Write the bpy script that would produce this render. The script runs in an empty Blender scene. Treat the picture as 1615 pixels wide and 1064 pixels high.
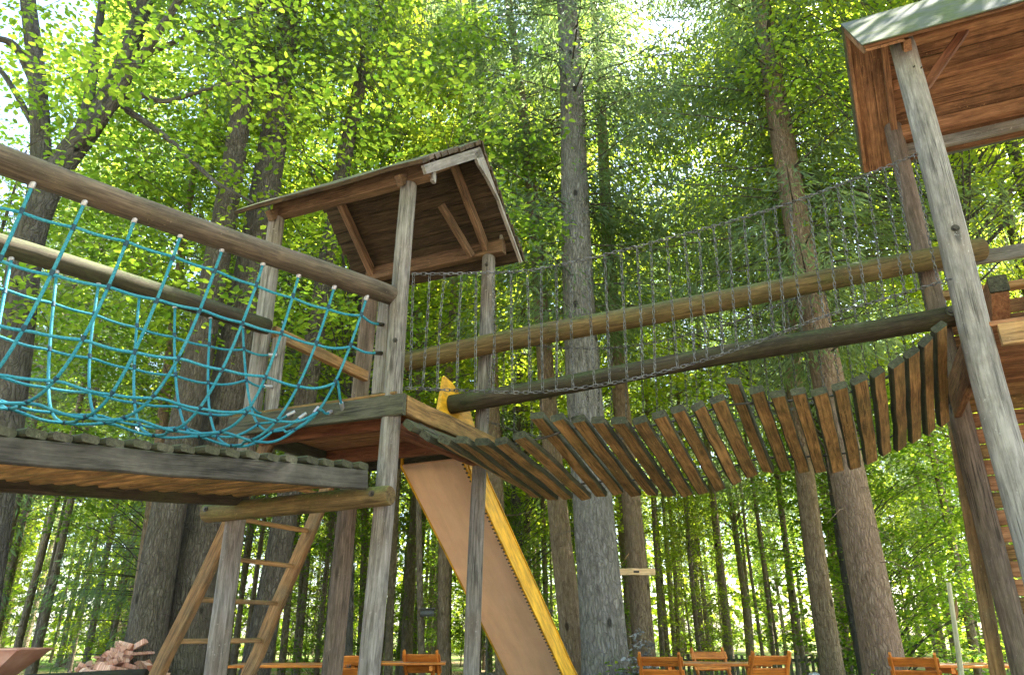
import bpy, math, random
import numpy as np
from mathutils import Vector, Matrix

random.seed(11)
rng = np.random.default_rng(5)
S = bpy.context.scene
COL = S.collection
V = Vector
UP = V((0, 0, 1))

# ------------------------------------------------------------------ camera calibration (photo pixels -> points at a known depth)
FPX, TILT, EYE = 1145.0, math.radians(22.2), 1.1
def ray(u, v):
    x = (u - 807.5) / FPX; p = (532 - v) / FPX
    return x, math.cos(TILT) - p * math.sin(TILT), math.sin(TILT) + p * math.cos(TILT)
def at(u, v, Y):
    r = ray(u, v); k = Y / r[1]
    return V((r[0] * k, Y, EYE + r[2] * k))

# ------------------------------------------------------------------ node helpers
class NT:
    def __init__(self, name, bump=True):
        self.m = bpy.data.materials.new(name); self.m.use_nodes = True
        self.t = self.m.node_tree; self.t.nodes.clear()
        self.out = self.n('ShaderNodeOutputMaterial')
    def n(self, typ, **kw):
        nd = self.t.nodes.new(typ)
        for k, v in kw.items(): setattr(nd, k, v)
        return nd
    def l(self, a, b): self.t.links.new(a, b)
    def val(self, sock, v):
        if isinstance(v, bpy.types.NodeSocket): self.l(v, sock)
        else:
            if sock.type == 'RGBA' and len(v) == 3: v = (*v, 1)
            sock.default_value = v
    def math(self, op, a, b=0.0, c=None, clamp=False):
        nd = self.n('ShaderNodeMath', operation=op, use_clamp=clamp)
        self.val(nd.inputs[0], a); self.val(nd.inputs[1], b)
        if c is not None: self.val(nd.inputs[2], c)
        return nd.outputs[0]
    def vmul(self, a, b):
        nd = self.n('ShaderNodeVectorMath', operation='MULTIPLY')
        self.val(nd.inputs[0], a); self.val(nd.inputs[1], b); return nd.outputs[0]
    def mix(self, f, a, b, mode='MIX'):
        nd = self.n('ShaderNodeMix', data_type='RGBA', blend_type=mode)
        self.val(nd.inputs[0], f); self.val(nd.inputs[6], a); self.val(nd.inputs[7], b)
        return nd.outputs[2]
    def noise(self, vec, scale, detail=4, rough=.55, w=None, dist=0.0):
        nd = self.n('ShaderNodeTexNoise', noise_dimensions='4D' if w is not None else '3D')
        self.l(vec, nd.inputs['Vector']); nd.inputs['Scale'].default_value = scale
        nd.inputs['Detail'].default_value = detail; nd.inputs['Roughness'].default_value = rough
        nd.inputs['Distortion'].default_value = dist
        if w is not None: self.val(nd.inputs['W'], w)
        return nd.outputs['Fac']
    def ramp(self, f, stops):
        nd = self.n('ShaderNodeValToRGB'); e = nd.color_ramp.elements
        while len(e) < len(stops): e.new(.5)
        for i, (p, c) in enumerate(stops):
            e[i].position = p
            e[i].color = (*c, 1) if isinstance(c, (tuple, list)) else (c, c, c, 1)
        self.l(f, nd.inputs[0]); return nd.outputs[0]
    def rnd(self): return self.n('ShaderNodeObjectInfo').outputs['Random']
    def lc(self): return self.n('ShaderNodeAttribute', attribute_name='lc').outputs['Vector']
    def principled(self, col, rough=.8, spec=.3, bump=None, bstr=.4, bdist=.01, **kw):
        p = self.n('ShaderNodeBsdfPrincipled')
        self.val(p.inputs['Base Color'], col); self.val(p.inputs['Roughness'], rough)
        p.inputs['Specular IOR Level'].default_value = spec
        for k, v in kw.items(): self.val(p.inputs[k], v)
        if bump is not None:
            b = self.n('ShaderNodeBump'); b.inputs['Strength'].default_value = bstr; b.inputs['Distance'].default_value = bdist
            self.l(bump, b.inputs['Height']); self.l(b.outputs[0], p.inputs['Normal'])
        self.l(p.outputs[0], self.out.inputs['Surface']); return p

def wood(name, dark, light, stain=None, stain_amt=.4, moss=0.0, mosscol=(.055, .085, .018), rough=.8, grain=1.0, side_moss=0.0):
    """weathered timber; grain runs along lc.x"""
    N = NT(name); lc = N.lc(); r = N.rnd(); w = N.math('MULTIPLY', r, 37.0)
    g1 = N.noise(N.vmul(lc, (2.4, 24, 24)), 1.7 * grain, 8, .66, w, .8)
    g2 = N.noise(N.vmul(lc, (.7, 60, 60)), 1.3, 3, .6, w)
    g = N.math('ADD', N.math('MULTIPLY', g1, .7), N.math('MULTIPLY', g2, .3))
    col = N.ramp(g, [(.38, dark), (.5, tuple((a + b) / 2 for a, b in zip(dark, light))), (.60, light)])
    patch = N.noise(lc, 2.3, 4, .6, w)
    if stain:
        col = N.mix(N.math('MULTIPLY', N.ramp(patch, [(.42, 0.0), (.68, 1.0)]), stain_amt), col, stain)
    # per-object tone
    isl = N.n('ShaderNodeNewGeometry').outputs['Random Per Island']
    tone = N.math('MULTIPLY', N.math('MULTIPLY_ADD', r, .40, .80), N.math('MULTIPLY_ADD', isl, .45, .78))
    col = N.mix(1.0, col, N.n('ShaderNodeCombineColor').outputs[0], 'MULTIPLY') if False else col
    hs = N.n('ShaderNodeHueSaturation'); N.l(col, hs.inputs['Color']); N.l(tone, hs.inputs['Value']); col = hs.outputs[0]
    # drying cracks
    ck = N.noise(N.vmul(lc, (.55, 26, 26)), 1.4, 2, .5, N.math('ADD', w, 9.0))
    crack = N.ramp(ck, [(.478, 0.0), (.5, 1.0), (.522, 0.0)])
    cm = N.math('MULTIPLY', crack, N.ramp(N.noise(lc, 1.5, 2, .5, w), [(.44, 0.0), (.56, .85)]))
    col = N.mix(cm, col, tuple(c * .25 for c in dark))
    # knots
    vo = N.n('ShaderNodeTexVoronoi', voronoi_dimensions='4D'); N.l(N.vmul(lc, (2.2, 7, 7)), vo.inputs['Vector']); vo.inputs['Scale'].default_value = 1
    N.l(w, vo.inputs['W'])
    kn = N.ramp(vo.outputs['Distance'], [(.10, .9), (.20, 0.0)])
    col = N.mix(kn, col, tuple(c * .45 for c in dark))
    if moss > 0 or side_moss > 0:
        geo = N.n('ShaderNodeNewGeometry'); sp = N.n('ShaderNodeSeparateXYZ'); N.l(geo.outputs['Normal'], sp.inputs[0])
        up = N.ramp(N.math('MULTIPLY_ADD', sp.outputs[2], .5, .5), [(.52, 0.0), (.8, 1.0)])
        mn = N.ramp(N.noise(lc, 5.0, 5, .65, w), [(.36, 0.0), (.6, 1.0)])
        f = N.math('MULTIPLY', N.math('MULTIPLY', up, mn), moss)
        if side_moss > 0:
            mn2 = N.ramp(N.noise(N.vmul(lc, (1, 3, 3)), 2.6, 5, .6, N.math('ADD', w, 3.0)), [(.46, 0.0), (.7, 1.0)])
            f = N.math('MAXIMUM', f, N.math('MULTIPLY', mn2, side_moss))
        mc = N.ramp(N.noise(lc, 40, 3), [(.3, tuple(c * .6 for c in mosscol)), (.7, tuple(c * 1.5 for c in mosscol))])
        col = N.mix(f, col, mc)
    sp_ = N.ramp(N.noise(lc, 55, 3, .6, w), [(.62, 0.0), (.70, .55)])
    col = N.mix(N.math('MULTIPLY', sp_, N.ramp(patch, [(.45, 0.0), (.6, 1.0)])), col, tuple(min(.6, c * 1.7 + .02) for c in light))
    dk_ = N.ramp(N.noise(N.vmul(lc, (1.5, 4, 4)), 3.5, 6, .7, N.math('ADD', w, 5.0)), [(.32, .62), (.55, 1.0)])
    col = N.mix(1.0, col, dk_, 'MULTIPLY')
    h = N.math('SUBTRACT', N.math('ADD', g, N.math('MULTIPLY', patch, .3)), N.math('MULTIPLY', cm, .6))
    N.principled(col, rough, .25, h, .55, .006)
    return N.m

def bark(name, dark, mid, light, plate=1.0, moss=.25):
    N = NT(name); lc = N.lc(); r = N.rnd(); w = N.math('MULTIPLY', r, 23.0)
    v = N.vmul(lc, (1.0 * plate, 3.2 * plate, 3.2 * plate))
    n1 = N.noise(v, 7, 7, .68, w, .4)
    wn = N.n('ShaderNodeTexNoise'); N.l(lc, wn.inputs['Vector']); wn.inputs['Scale'].default_value = 6.0; wn.inputs['Detail'].default_value = 5
    va = N.n('ShaderNodeVectorMath', operation='MULTIPLY_ADD'); N.l(wn.outputs['Color'], va.inputs[0]); va.inputs[1].default_value = (.35, .35, .35); N.l(N.vmul(lc, (.75 * plate, 3.6 * plate, 3.6 * plate)), va.inputs[2])
    vo = N.n('ShaderNodeTexVoronoi', feature='DISTANCE_TO_EDGE'); N.l(va.outputs[0], vo.inputs['Vector']); vo.inputs['Scale'].default_value = 7.5
    pl = N.ramp(vo.outputs['Distance'], [(0.0, 0.0), (.16, 1.0)])
    col = N.ramp(n1, [(.3, dark), (.5, mid), (.7, light)])
    col = N.mix(N.math('MULTIPLY_ADD', pl, -.42, .42), col, dark)
    big = N.noise(lc, .9, 4, .6, w)
    col = N.mix(N.math('MULTIPLY', N.ramp(big, [(.45, 0.0), (.65, 1.0)]), .45), col, mid)
    # old branch scars
    vk = N.n('ShaderNodeTexVoronoi', voronoi_dimensions='4D'); N.l(N.vmul(lc, (2.6, 4.5, 4.5)), vk.inputs['Vector']); N.l(w, vk.inputs['W']); vk.inputs['Scale'].default_value = 1
    kn = N.ramp(vk.outputs['Distance'], [(.13, .9), (.21, 0.0)])
    col = N.mix(kn, col, tuple(c * .35 for c in dark))
    sx = N.n('ShaderNodeSeparateXYZ'); N.l(lc, sx.inputs[0])
    lowm = N.ramp(N.math('MULTIPLY', sx.outputs[0], .25), [(.12, 1.0), (.5, .25)])
    mo = N.math('MULTIPLY', N.math('MULTIPLY', N.ramp(N.noise(lc, 2.2, 5, .65, N.math('ADD', w, 4.0)), [(.47, 0.0), (.65, 1.0)]), lowm), moss)
    col = N.mix(mo, col, (.05, .075, .018))
    h = N.math('ADD', N.math('MULTIPLY', n1, .7), N.math('MULTIPLY', pl, .4))
    N.principled(col, .9, .15, h, 1.0, .035)
    return N.m

def leaf(name, c0, c1, t0, t1, trans=.5, rough=.5):
    N = NT(name)
    g = N.n('ShaderNodeNewGeometry').outputs['Random Per Island']; r = N.rnd()
    f = N.math('FRACT', N.math('ADD', g, N.math('MULTIPLY', r, .3)))
    a = N.ramp(f, [(0, c0), (1, c1)]); b = N.ramp(f, [(0, t0), (1, t1)])
    d = N.n('ShaderNodeBsdfPrincipled'); N.l(a, d.inputs['Base Color']); d.inputs['Roughness'].default_value = rough
    d.inputs['Specular IOR Level'].default_value = .35
    t = N.n('ShaderNodeBsdfTranslucent'); N.l(b, t.inputs['Color'])
    m = N.n('ShaderNodeMixShader'); m.inputs[0].default_value = trans
    N.l(d.outputs[0], m.inputs[1]); N.l(t.outputs[0], m.inputs[2]); N.l(m.outputs[0], N.out.inputs['Surface'])
    return N.m

M = {}
M['post_grey'] = wood('weathered_grey_post', (0.0759, 0.0657, 0.0569), (0.2634, 0.2415, 0.2232), (0.1572, 0.1133, 0.0841), .55, 0, side_moss=.08, mosscol=(0.0735, 0.0845, 0.0479))
M['post_pale'] = wood('silver_grey_post', (0.1721, 0.1588, 0.1485), (0.4087, 0.3829, 0.3608), (0.2393, 0.1951, 0.1583), .5, 0, side_moss=.04, mosscol=(0.1011, 0.1085, 0.0717))
M['post_brown'] = wood('brown_grey_post', (0.0820, 0.0567, 0.0414), (0.2514, 0.1825, 0.1405), (0.1486, 0.1180, 0.0951), .5, 0, side_moss=.10)
M['log_moss'] = wood('mossy_round_log', (.06, .038, .014), (.20, .135, .055), (.05, .04, .02), .5, .95, (.07, .088, .02), side_moss=.55)
M['log_dark'] = wood('dark_round_log', (.022, .016, .010), (.075, .056, .034), (.02, .018, .01), .5, .9, (.05, .065, .02), side_moss=.4)  # dark brown log tone with moss on top and sides
M['log_brown'] = wood('brown_round_log', (0.0482, 0.0336, 0.0223), (0.1450, 0.1069, 0.0737), (0.0400, 0.0359, 0.0246), .5, .6, (0.0585, 0.0666, 0.0302), side_moss=.12)
M['orange'] = wood('sheltered_orange_wood', (0.1940, 0.0773, 0.0341), (0.4433, 0.2237, 0.1107), (0.1066, 0.0526, 0.0274), .55)
M['orange_pale'] = wood('pale_orange_wood', (.21, .105, .04), (.47, .27, .115), (.16, .14, .09), .6, .4)
M['plank'] = wood('bridge_plank_wood', (.105, .052, .018), (.40, .225, .085), (.07, .055, .02), .6, .95, (.05, .075, .018), side_moss=.22)
M['plank_end'] = wood('mossy_plank_end', (.022, .022, .014), (.085, .080, .052), (.03, .04, .016), .5, .6, (.05, .065, .022), side_moss=.25)
M['fascia'] = wood('grey_green_fascia', (.03, .028, .020), (.10, .094, .068), (.05, .055, .025), .5, .6, side_moss=.15)
M['deck_side'] = wood('lichened_stringer', (.014, .0125, .010), (.058, .052, .043), (.12, .11, .092), .7, .3)
M['roof_dark'] = wood('old_roof_board', (0.0181, 0.0120, 0.0067), (0.0823, 0.0533, 0.0288), (0.0333, 0.0272, 0.0126), .5, 1.0, (0.0725, 0.0878, 0.0289))
M['beam_brown'] = wood('brown_roof_beam', (0.0743, 0.0397, 0.0210), (0.2168, 0.1304, 0.0742), (0.0681, 0.0501, 0.0307), .55)
M['barge_grey'] = wood('pale_grey_bargeboard', (0.1275, 0.1148, 0.1020), (0.2805, 0.2635, 0.2422), (0.1700, 0.1105, 0.0680), .35)
M['red_board'] = wood('red_brown_board', (.13, .055, .024), (.40, .20, .095), (.07, .032, .015), .75)
M['red_dark'] = wood('dark_red_brace', (.10, .035, .018), (.22, .09, .045))
M['ladder'] = wood('ladder_pole_wood', (.11, .055, .022), (.34, .18, .075), (.12, .11, .075), .6, .4, side_moss=.12)
M['log_black'] = wood('blackened_log', (.008, .007, .005), (.035, .03, .024), (.012, .012, .008), .5, .4, (.03, .035, .015))
M['garden'] = wood('oiled_orange_garden_furniture', (.46, .13, .02), (.72, .26, .045), (.40, .10, .03), .4, rough=.4)
M['garden_grey'] = wood('weathered_table_board', (.24, .15, .11), (.42, .32, .27), (.4, .15, .06), .4, rough=.5)
M['firewood'] = wood('split_firewood', (.34, .13, .08), (.74, .52, .44), (.42, .14, .07), .6)
M['pale_stick'] = wood('peeled_pale_stick', (.34, .32, .20), (.55, .52, .36), (.25, .27, .12), .4)
M['sign_wood'] = wood('fresh_pale_board', (.60, .38, .19), (.80, .58, .34))
M['fence_wood'] = wood('old_fence_wood', (.07, .065, .045), (.19, .175, .13), (.08, .09, .04), .5, .4)
M['bark_spruce'] = bark('grey_spruce_bark', (.085, .075, .065), (.20, .185, .165), (.33, .31, .285))
M['bark_dark'] = bark('dark_spruce_bark', (.045, .037, .03), (.115, .096, .078), (.21, .185, .155), 1.3)
M['bark_red'] = bark('reddish_spruce_bark', (.13, .085, .055), (.27, .19, .135), (.39, .295, .22), 1.2, .2)
M['bark_brown'] = bark('brown_trunk_bark', (.12, .08, .05), (.25, .18, .12), (.36, .28, .20), 1.2)
M['bark_beech'] = bark('smooth_dark_beech_bark', (.045, .04, .034), (.10, .09, .08), (.17, .16, .145), .7)
M['bark_thin'] = bark('thin_trunk_bark', (.09, .068, .045), (.24, .185, .13), (.36, .30, .22), 1.6)
M['leaf_beech'] = leaf('beech_leaf', (.035, .085, .012), (.075, .14, .022), (.21, .38, .024), (.48, .59, .045), .6)
M['leaf_bright'] = leaf('sunny_maple_leaf', (.05, .11, .014), (.10, .16, .022), (.35, .51, .028), (.68, .74, .052), .64)
M['leaf_shade'] = leaf('understory_leaf', (.025, .075, .012), (.06, .13, .02), (.18, .36, .02), (.46, .59, .04), .58)
M['needle'] = leaf('spruce_needle', (.06, .105, .05), (.13, .18, .095), (.22, .34, .10), (.40, .50, .17), .5)
M['grey_leaf'] = leaf('silver_grey_leaf', (.16, .16, .155), (.34, .335, .33), (.1, .1, .1), (.2, .2, .2), .2)
N = NT('galvanised_chain'); lcn = N.lc()
N.principled(N.ramp(N.noise(lcn, 30, 3), [(.35, (.05, .046, .042)), (.7, (.20, .195, .19))]), .5, .5, Metallic=.75); M['chain'] = N.m
N = NT('dark_iron'); N.principled(N.ramp(N.noise(N.lc(), 40, 3), [(.3, (.03, .028, .026)), (.7, (.10, .085, .07))]), .55, .4, Metallic=.7); M['iron'] = N.m
N = NT('zinc_ferrule'); N.principled((.40, .39, .40), .45, .5, Metallic=.6); M['zinc'] = N.m
N = NT('turquoise_rope'); lcn = N.lc()
wv = N.n('ShaderNodeTexWave', wave_type='BANDS', bands_direction='DIAGONAL'); N.l(N.vmul(lcn, (1, 3, 3)), wv.inputs['Vector']); wv.inputs['Scale'].default_value = 26
wv.inputs['Distortion'].default_value = .6
fz = N.noise(lcn, 9, 3)
rc = N.mix(N.ramp(fz, [(.4, 0.0), (.7, .7)]), (.018, .215, .29), (.07, .30, .36))
N.principled(N.mix(N.math('MULTIPLY', wv.outputs['Fac'], .4), rc, (.006, .075, .12)), .65, .3, wv.outputs['Fac'], .5, .004); M['rope'] = N.m
N = NT('dark_rope_joint'); N.principled((.012, .045, .07), .6, .3); M['joint'] = N.m
N = NT('yellow_fibreglass'); lcn = N.lc()
yc = N.ramp(N.noise(lcn, 6, 4), [(.35, (.70, .34, .012)), (.65, (.80, .43, .02))])
gr = N.ramp(N.noise(N.vmul(lcn, (1.2, 5, 5)), 5, 7, .72), [(.40, .55), (.58, 1.0)])
p = N.principled(N.mix(1.0, yc, gr, 'MULTIPLY'), .4, .5); M['yellow'] = N.m
# translucent fibreglass bed seen from below
N = NT('tan_fibreglass'); lcn = N.lc()
c = N.ramp(N.noise(lcn, 5, 6, .7), [(.32, (.70, .49, .35)), (.7, (.85, .66, .50))])
c = N.mix(N.ramp(N.noise(lcn, 60, 2), [(.55, 0.0), (.75, .35)]), c, (.62, .42, .31))
c = N.mix(1.0, c, N.ramp(N.noise(N.vmul(lcn, (.5, 3, 3)), 3, 7, .7), [(.34, .68), (.6, 1.0)]), 'MULTIPLY')
d = N.n('ShaderNodeBsdfPrincipled'); N.l(c, d.inputs['Base Color']); d.inputs['Roughness'].default_value = .4
t = N.n('ShaderNodeBsdfTranslucent'); t.inputs['Color'].default_value = (.95, .70, .50, 1)
mx = N.n('ShaderNodeMixShader'); mx.inputs[0].default_value = .55
N.l(d.outputs[0], mx.inputs[1]); N.l(t.outputs[0], mx.inputs[2]); N.l(mx.outputs[0], N.out.inputs['Surface']); M['tan'] = N.m
N = NT('rusty_pink_sheet'); N.principled(N.ramp(N.noise(N.lc(), 5, 5, .6), [(.3, (.42, .17, .12)), (.7, (.60, .33, .26))]), .45, .4); M['barrow'] = N.m
N = NT('black_rubber'); N.principled((.02, .02, .02), .7, .3); M['rubber'] = N.m
N = NT('pale_stone'); N.principled(N.ramp(N.noise(N.lc(), 6, 6, .65), [(.3, (.25, .25, .25)), (.7, (.62, .62, .62))]), .85, .2, N.noise(N.lc(), 14, 5), .6, .02); M['stone'] = N.m
N = NT('grey_paint_box'); N.principled((.10, .10, .10), .7, .3); M['greybox'] = N.m
N = NT('roof_metal'); lcn = N.lc(); 
N.principled(N.mix(N.ramp(N.noise(lcn, 3, 5, .6), [(.40, 0.0), (.58, .9)]), (.10, .108, .10), N.mix(N.ramp(N.noise(lcn, 14, 5, .7), [(.35, 0.0), (.65, 1.0)]), (.055, .075, .028), (.115, .135, .06))), .95, .05); M['roof_metal'] = N.m

# ------------------------------------------------------------------ mesh builder
class MB:
    def __init__(self): self.v = []; self.f = []; self.lc = []; self.mi = []; self.sm = []
    def add(self, verts, faces, lcs, mi=0, smooth=False):
        o = len(self.v); self.v += [tuple(x) for x in verts]; self.lc += [tuple(x) for x in lcs]
        for fc in faces:
            self.f.append(tuple(i + o for i in fc)); self.mi.append(mi); self.sm.append(smooth)
    def sweep(self, pts, sec, up=None, mi=0, mi_cap=None, smooth=True, scl=None, s0=0.0, cap=True, jit=0.0):
        """sweep a 2-D section [(y,z)] along pts"""
        pts = [V(p) for p in pts]; n = len(pts); k = len(sec); vs = []; ls = []; s = s0
        t0 = (pts[1] - pts[0]).normalized()
        ref = V(up) if up is not None else (UP if abs(t0.z) < .9 else V((1, 0, 0)))
        for i, p in enumerate(pts):
            t = (pts[min(i + 1, n - 1)] - pts[max(i - 1, 0)]).normalized()
            a = t.cross(ref)
            if a.length < 1e-4: a = t.cross(V((.3, 1, .2)))
            a.normalize(); b = a.cross(t).normalized()
            if up is None: ref = b
            if i: s += (p - pts[i - 1]).length
            q = 1 if scl is None else scl[i]
            jx, jy = (random.gauss(0, jit), random.gauss(0, jit)) if jit else (0, 0)
            for (y, z) in sec:
                yy, zz = y * q + jx, z * q + jy
                vs.append(p + a * yy + b * zz); ls.append((s, y * q, z * q))
        fs = []
        for i in range(n - 1):
            for j in range(k):
                j2 = (j + 1) % k
                fs.append((i * k + j, i * k + j2, (i + 1) * k + j2, (i + 1) * k + j))
        self.add(vs, fs, ls, mi, smooth)
        if cap:
            m2 = mi if mi_cap is None else mi_cap
            self.add(vs[:k], [tuple(range(k))[::-1]], ls[:k], m2, False)
            self.add(vs[-k:], [tuple(range(k))], ls[-k:], m2, False)
        return self
    def log(self, p0, p1, r0, r1=None, n=14, seg=8, wob=.006, mi=0, mi_cap=None, bulge=0.0, pw=.02):
        r1 = r0 if r1 is None else r1; p0, p1 = V(p0), V(p1); L = (p1 - p0).length
        ph = [random.uniform(0, 6.28) for _ in range(4)]
        pts, sc = [], []
        ax = (p1 - p0).normalized(); u = ax.cross(UP if abs(ax.z) < .9 else V((1, 0, 0))).normalized(); w = u.cross(ax)
        for i in range(seg + 1):
            t = i / seg
            pts.append(p0.lerp(p1, t) + u * wob * math.sin(3 * t * L * .8 + ph[0]) + w * wob * math.sin(2.3 * t * L * .8 + ph[1]))
            sc.append((r0 + (r1 - r0) * t) * (1 + pw * math.sin(5 * t + ph[2]) + pw * .7 * math.sin(11 * t + ph[3])))
        # softened ends
        e = min(.012, L * .04)
        pts = [pts[0]] + [pts[0].lerp(pts[1], e / max(1e-6, (pts[1] - pts[0]).length))] + pts[1:-1] + [pts[-1].lerp(pts[-2], e / max(1e-6, (pts[-1] - pts[-2]).length))] + [pts[-1]]
        sc = [sc[0] * .9] + sc[:1] + sc[1:-1] + sc[-1:] + [sc[-1] * .9]
        sec = [(math.cos(a) * (1 + .02 * math.sin(3 * a + ph[0])), math.sin(a) * (1 + .02 * math.sin(2 * a + ph[1]))) for a in [2 * math.pi * j / n for j in range(n)]]
        return self.sweep(pts, sec, None, mi, mi_cap, True, sc, random.uniform(0, 9))
    def beam(self, p0, p1, w, h, up=UP, mi=0, mi_cap=None, ch=.006, seg=5, jit=.0015):
        """chamfered plank; w across, h along up"""
        a, b = w / 2, h / 2; c = min(ch, a * .6, b * .6)
        sec = [(-a, -b + c), (-a + c, -b), (a - c, -b), (a, -b + c), (a, b - c), (a - c, b), (-a + c, b), (-a, b - c)]
        p0, p1 = V(p0), V(p1)
        pts = [p0.lerp(p1, i / seg) for i in range(seg + 1)]
        return self.sweep(pts, sec, up, mi, mi_cap, False, None, random.uniform(0, 9), True, jit)
    def weather(self, mi, keep=1):
        """give every long side of the last 8-sided beam but its underside another material"""
        n = len(self.f) - 2; k0 = n - (n // 8) * 8
        for i in range(n):
            if i % 8 != keep: self.mi[i] = mi
        return self
    def tube(self, pts, r, n=6, mi=0, cap=True, scl=None):
        sec = [(math.cos(2 * math.pi * j / n) * r, math.sin(2 * math.pi * j / n) * r) for j in range(n)]
        return self.sweep(pts, sec, None, mi, None, True, scl, random.uniform(0, 5), cap)
    def prism(self, poly, d, mi=0, ax=None):
        """extrude a planar polygon (3-D points) by vector d"""
        P = [V(p) for p in poly]; d = V(d); n = len(P)
        x = (P[1] - P[0]).normalized() if ax is None else V(ax).normalized(); z = d.normalized(); y = z.cross(x)
        lcf = lambda q: ((q - P[0]).dot(x), (q - P[0]).dot(y), (q - P[0]).dot(z))
        A = P; B = [q + d for q in P]
        self.add(A, [tuple(range(n))[::-1]], [lcf(q) for q in A], mi)
        self.add(B, [tuple(range(n))], [lcf(q) for q in B], mi)
        for i in range(n):
            j = (i + 1) % n; q = [A[i], A[j], B[j], B[i]]
            self.add(q, [(0, 1, 2, 3)], [lcf(t) for t in q], mi)
        return self
    def link(self, c, ax, side, L, W, r, mi=0, n=10, k=5):
        """one oval chain link lying in the plane (ax, side)"""
        ax, side = V(ax).normalized(), V(side).normalized(); nrm = ax.cross(side); vs = []; ls = []
        for i in range(n):
            a = 2 * math.pi * i / n; ca, sa = math.cos(a), math.sin(a)
            st = (L - W) / 2
            ctr = ax * (ca * W / 2 + (st if ca > 0 else -st) * min(1, abs(ca) * 3)) + side * (sa * W / 2)
            o = (ax * ca + side * sa).normalized()
            for j in range(k):
                b = 2 * math.pi * j / k
                vs.append(V(c) + ctr + o * math.cos(b) * r + nrm * math.sin(b) * r); ls.append(vs[-1])
        fs = [(i * k + j, i * k + (j + 1) % k, ((i + 1) % n) * k + (j + 1) % k, ((i + 1) % n) * k + j) for i in range(n) for j in range(k)]
        self.add(vs, fs, ls, mi, True)
    def chain(self, pts, L=.048, W=.026, r=.0042, n=10, k=5):
        pts = [V(p) for p in pts]; pitch = L - 2 * r * 1.1
        seglen = [(pts[i + 1] - pts[i]).length for i in range(len(pts) - 1)]; tot = sum(seglen); cnt = max(2, round(tot / pitch)); flip = random.random() < .5
        for i in range(cnt):
            d = (i + .5) / cnt * tot; k2 = 0
            while k2 < len(seglen) - 1 and d > seglen[k2]: d -= seglen[k2]; k2 += 1
            t = (pts[k2 + 1] - pts[k2]).normalized(); p = pts[k2] + t * d
            a = t.cross(UP if abs(t.z) < .9 else V((1, 0, 0))).normalized(); b = t.cross(a)
            th = math.pi / 4 + (math.pi / 2 if (i % 2) ^ flip else 0) + random.uniform(-.25, .25)
            self.link(p, t, a * math.cos(th) + b * math.sin(th), L, W, r, 0, n, k)
        return self

def origin_of(o):
    x = V((0, 0, 0))
    while o: x += o.location; o = o.parent
    return x
def obj(name, mb, mat, parent=None, local=False):
    me = bpy.data.meshes.new(name)
    off = V((0, 0, 0)) if (parent is None or local) else origin_of(parent)
    me.from_pydata([(x - off.x, y - off.y, z - off.z) for x, y, z in mb.v], [], mb.f)
    for m in (mat if isinstance(mat, (list, tuple)) else [mat]): me.materials.append(M[m])
    me.polygons.foreach_set('material_index', mb.mi); me.polygons.foreach_set('use_smooth', mb.sm)
    at_ = me.attributes.new('lc', 'FLOAT_VECTOR', 'POINT')
    at_.data.foreach_set('vector', np.array(mb.lc, dtype=np.float32).ravel())
    me.update()
    o = bpy.data.objects.new(name, me); COL.objects.link(o)
    if parent: o.parent = parent
    return o
def tag(o, label=None, cat=None, group=None, kind=None):
    for k, v in (('label', label), ('category', cat), ('group', group), ('kind', kind)):
        if v: o[k] = v
    return o
def thing(name, loc, label, cat, group=None, rz=0):
    o = bpy.data.objects.new(name, None); COL.objects.link(o); o.location = V(loc); o.rotation_euler.z = rz; o.empty_display_size = .2
    return tag(o, label, cat, group)
def dup(root, loc, rz=0, s=None, label=None, group=None):
    r = root.copy(); COL.objects.link(r); r.location = V(loc); r.rotation_euler = (0, 0, rz)
    if s: r.scale = s if isinstance(s, (tuple, list)) else (s, s, s)
    if label: r['label'] = label
    if group: r['group'] = group
    for ch in list(root.children):
        c = ch.copy(); COL.objects.link(c); c.parent = r
        for g in ch.children:
            d = g.copy(); COL.objects.link(d); d.parent = c
    return r
def smooth_pts(P, n=40):
    """Catmull-Rom through P"""
    P = [V(p) for p in P]; Q = [P[0] * 2 - P[1]] + P + [P[-1] * 2 - P[-2]]; out = []
    m = len(P) - 1
    for i in range(n + 1):
        t = i / n * m; k = min(int(t), m - 1); f = t - k; a, b, c, d = Q[k:k + 4]
        out.append(.5 * ((2 * b) + (c - a) * f + (2 * a - 5 * b + 4 * c - d) * f * f + (3 * b - a - 3 * c + d) * f ** 3))
    return out

# ================================================================== LEFT TOWER
def bolt(pos, nrm, parent, r=.022):
    b = MB(); n = V(nrm).normalized(); p = V(pos)
    b.tube([p - n * .03, p + n * .006], r, 14); b.tube([p + n * .006, p + n * .016], r * .55, 6)
    return obj('bolt', b, 'iron', parent)

A = V((-.82, 4.90, 4.42)); B = V((-.22, 6.10, 4.42)); C = V((-2.03, 5.43, 4.42)); D = V((-1.43, 6.63, 4.42))
E1 = (A - C).normalized(); E2 = (B - A).normalized()          # along the net-bridge face / along the slide axis
tower = thing('play_tower', (-1.12, 5.76, 0), 'timber play tower with mossy gabled roof between rope bridge and hanging plank bridge', 'play tower')
for P, bot, r, m in ((A, at(583, 1064, 4.9), .070, 'post_grey'), (B, at(743, 1064, 6.1), .066, 'post_grey'), (C, at(340, 1064, 5.43), .074, 'post_grey'), (D, at(522, 1064, 6.63), .086, 'post_brown')):
    k = (P.z + .15) / (P.z - bot.z); base = P + (bot - P) * k
    obj('post', MB().log(base, P - V((0, 0, .0)), r, r * .93, 16, 14, .006), m, tower)
def tp(O, a, b, z, e1=None, e2=None):
    e1 = e1 or E1; e2 = e2 or E2
    q = V((O.x, O.y, 0)) + e1 * a + e2 * b; q.z = z; return q
O1 = (A + B + C + D) / 4

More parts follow.
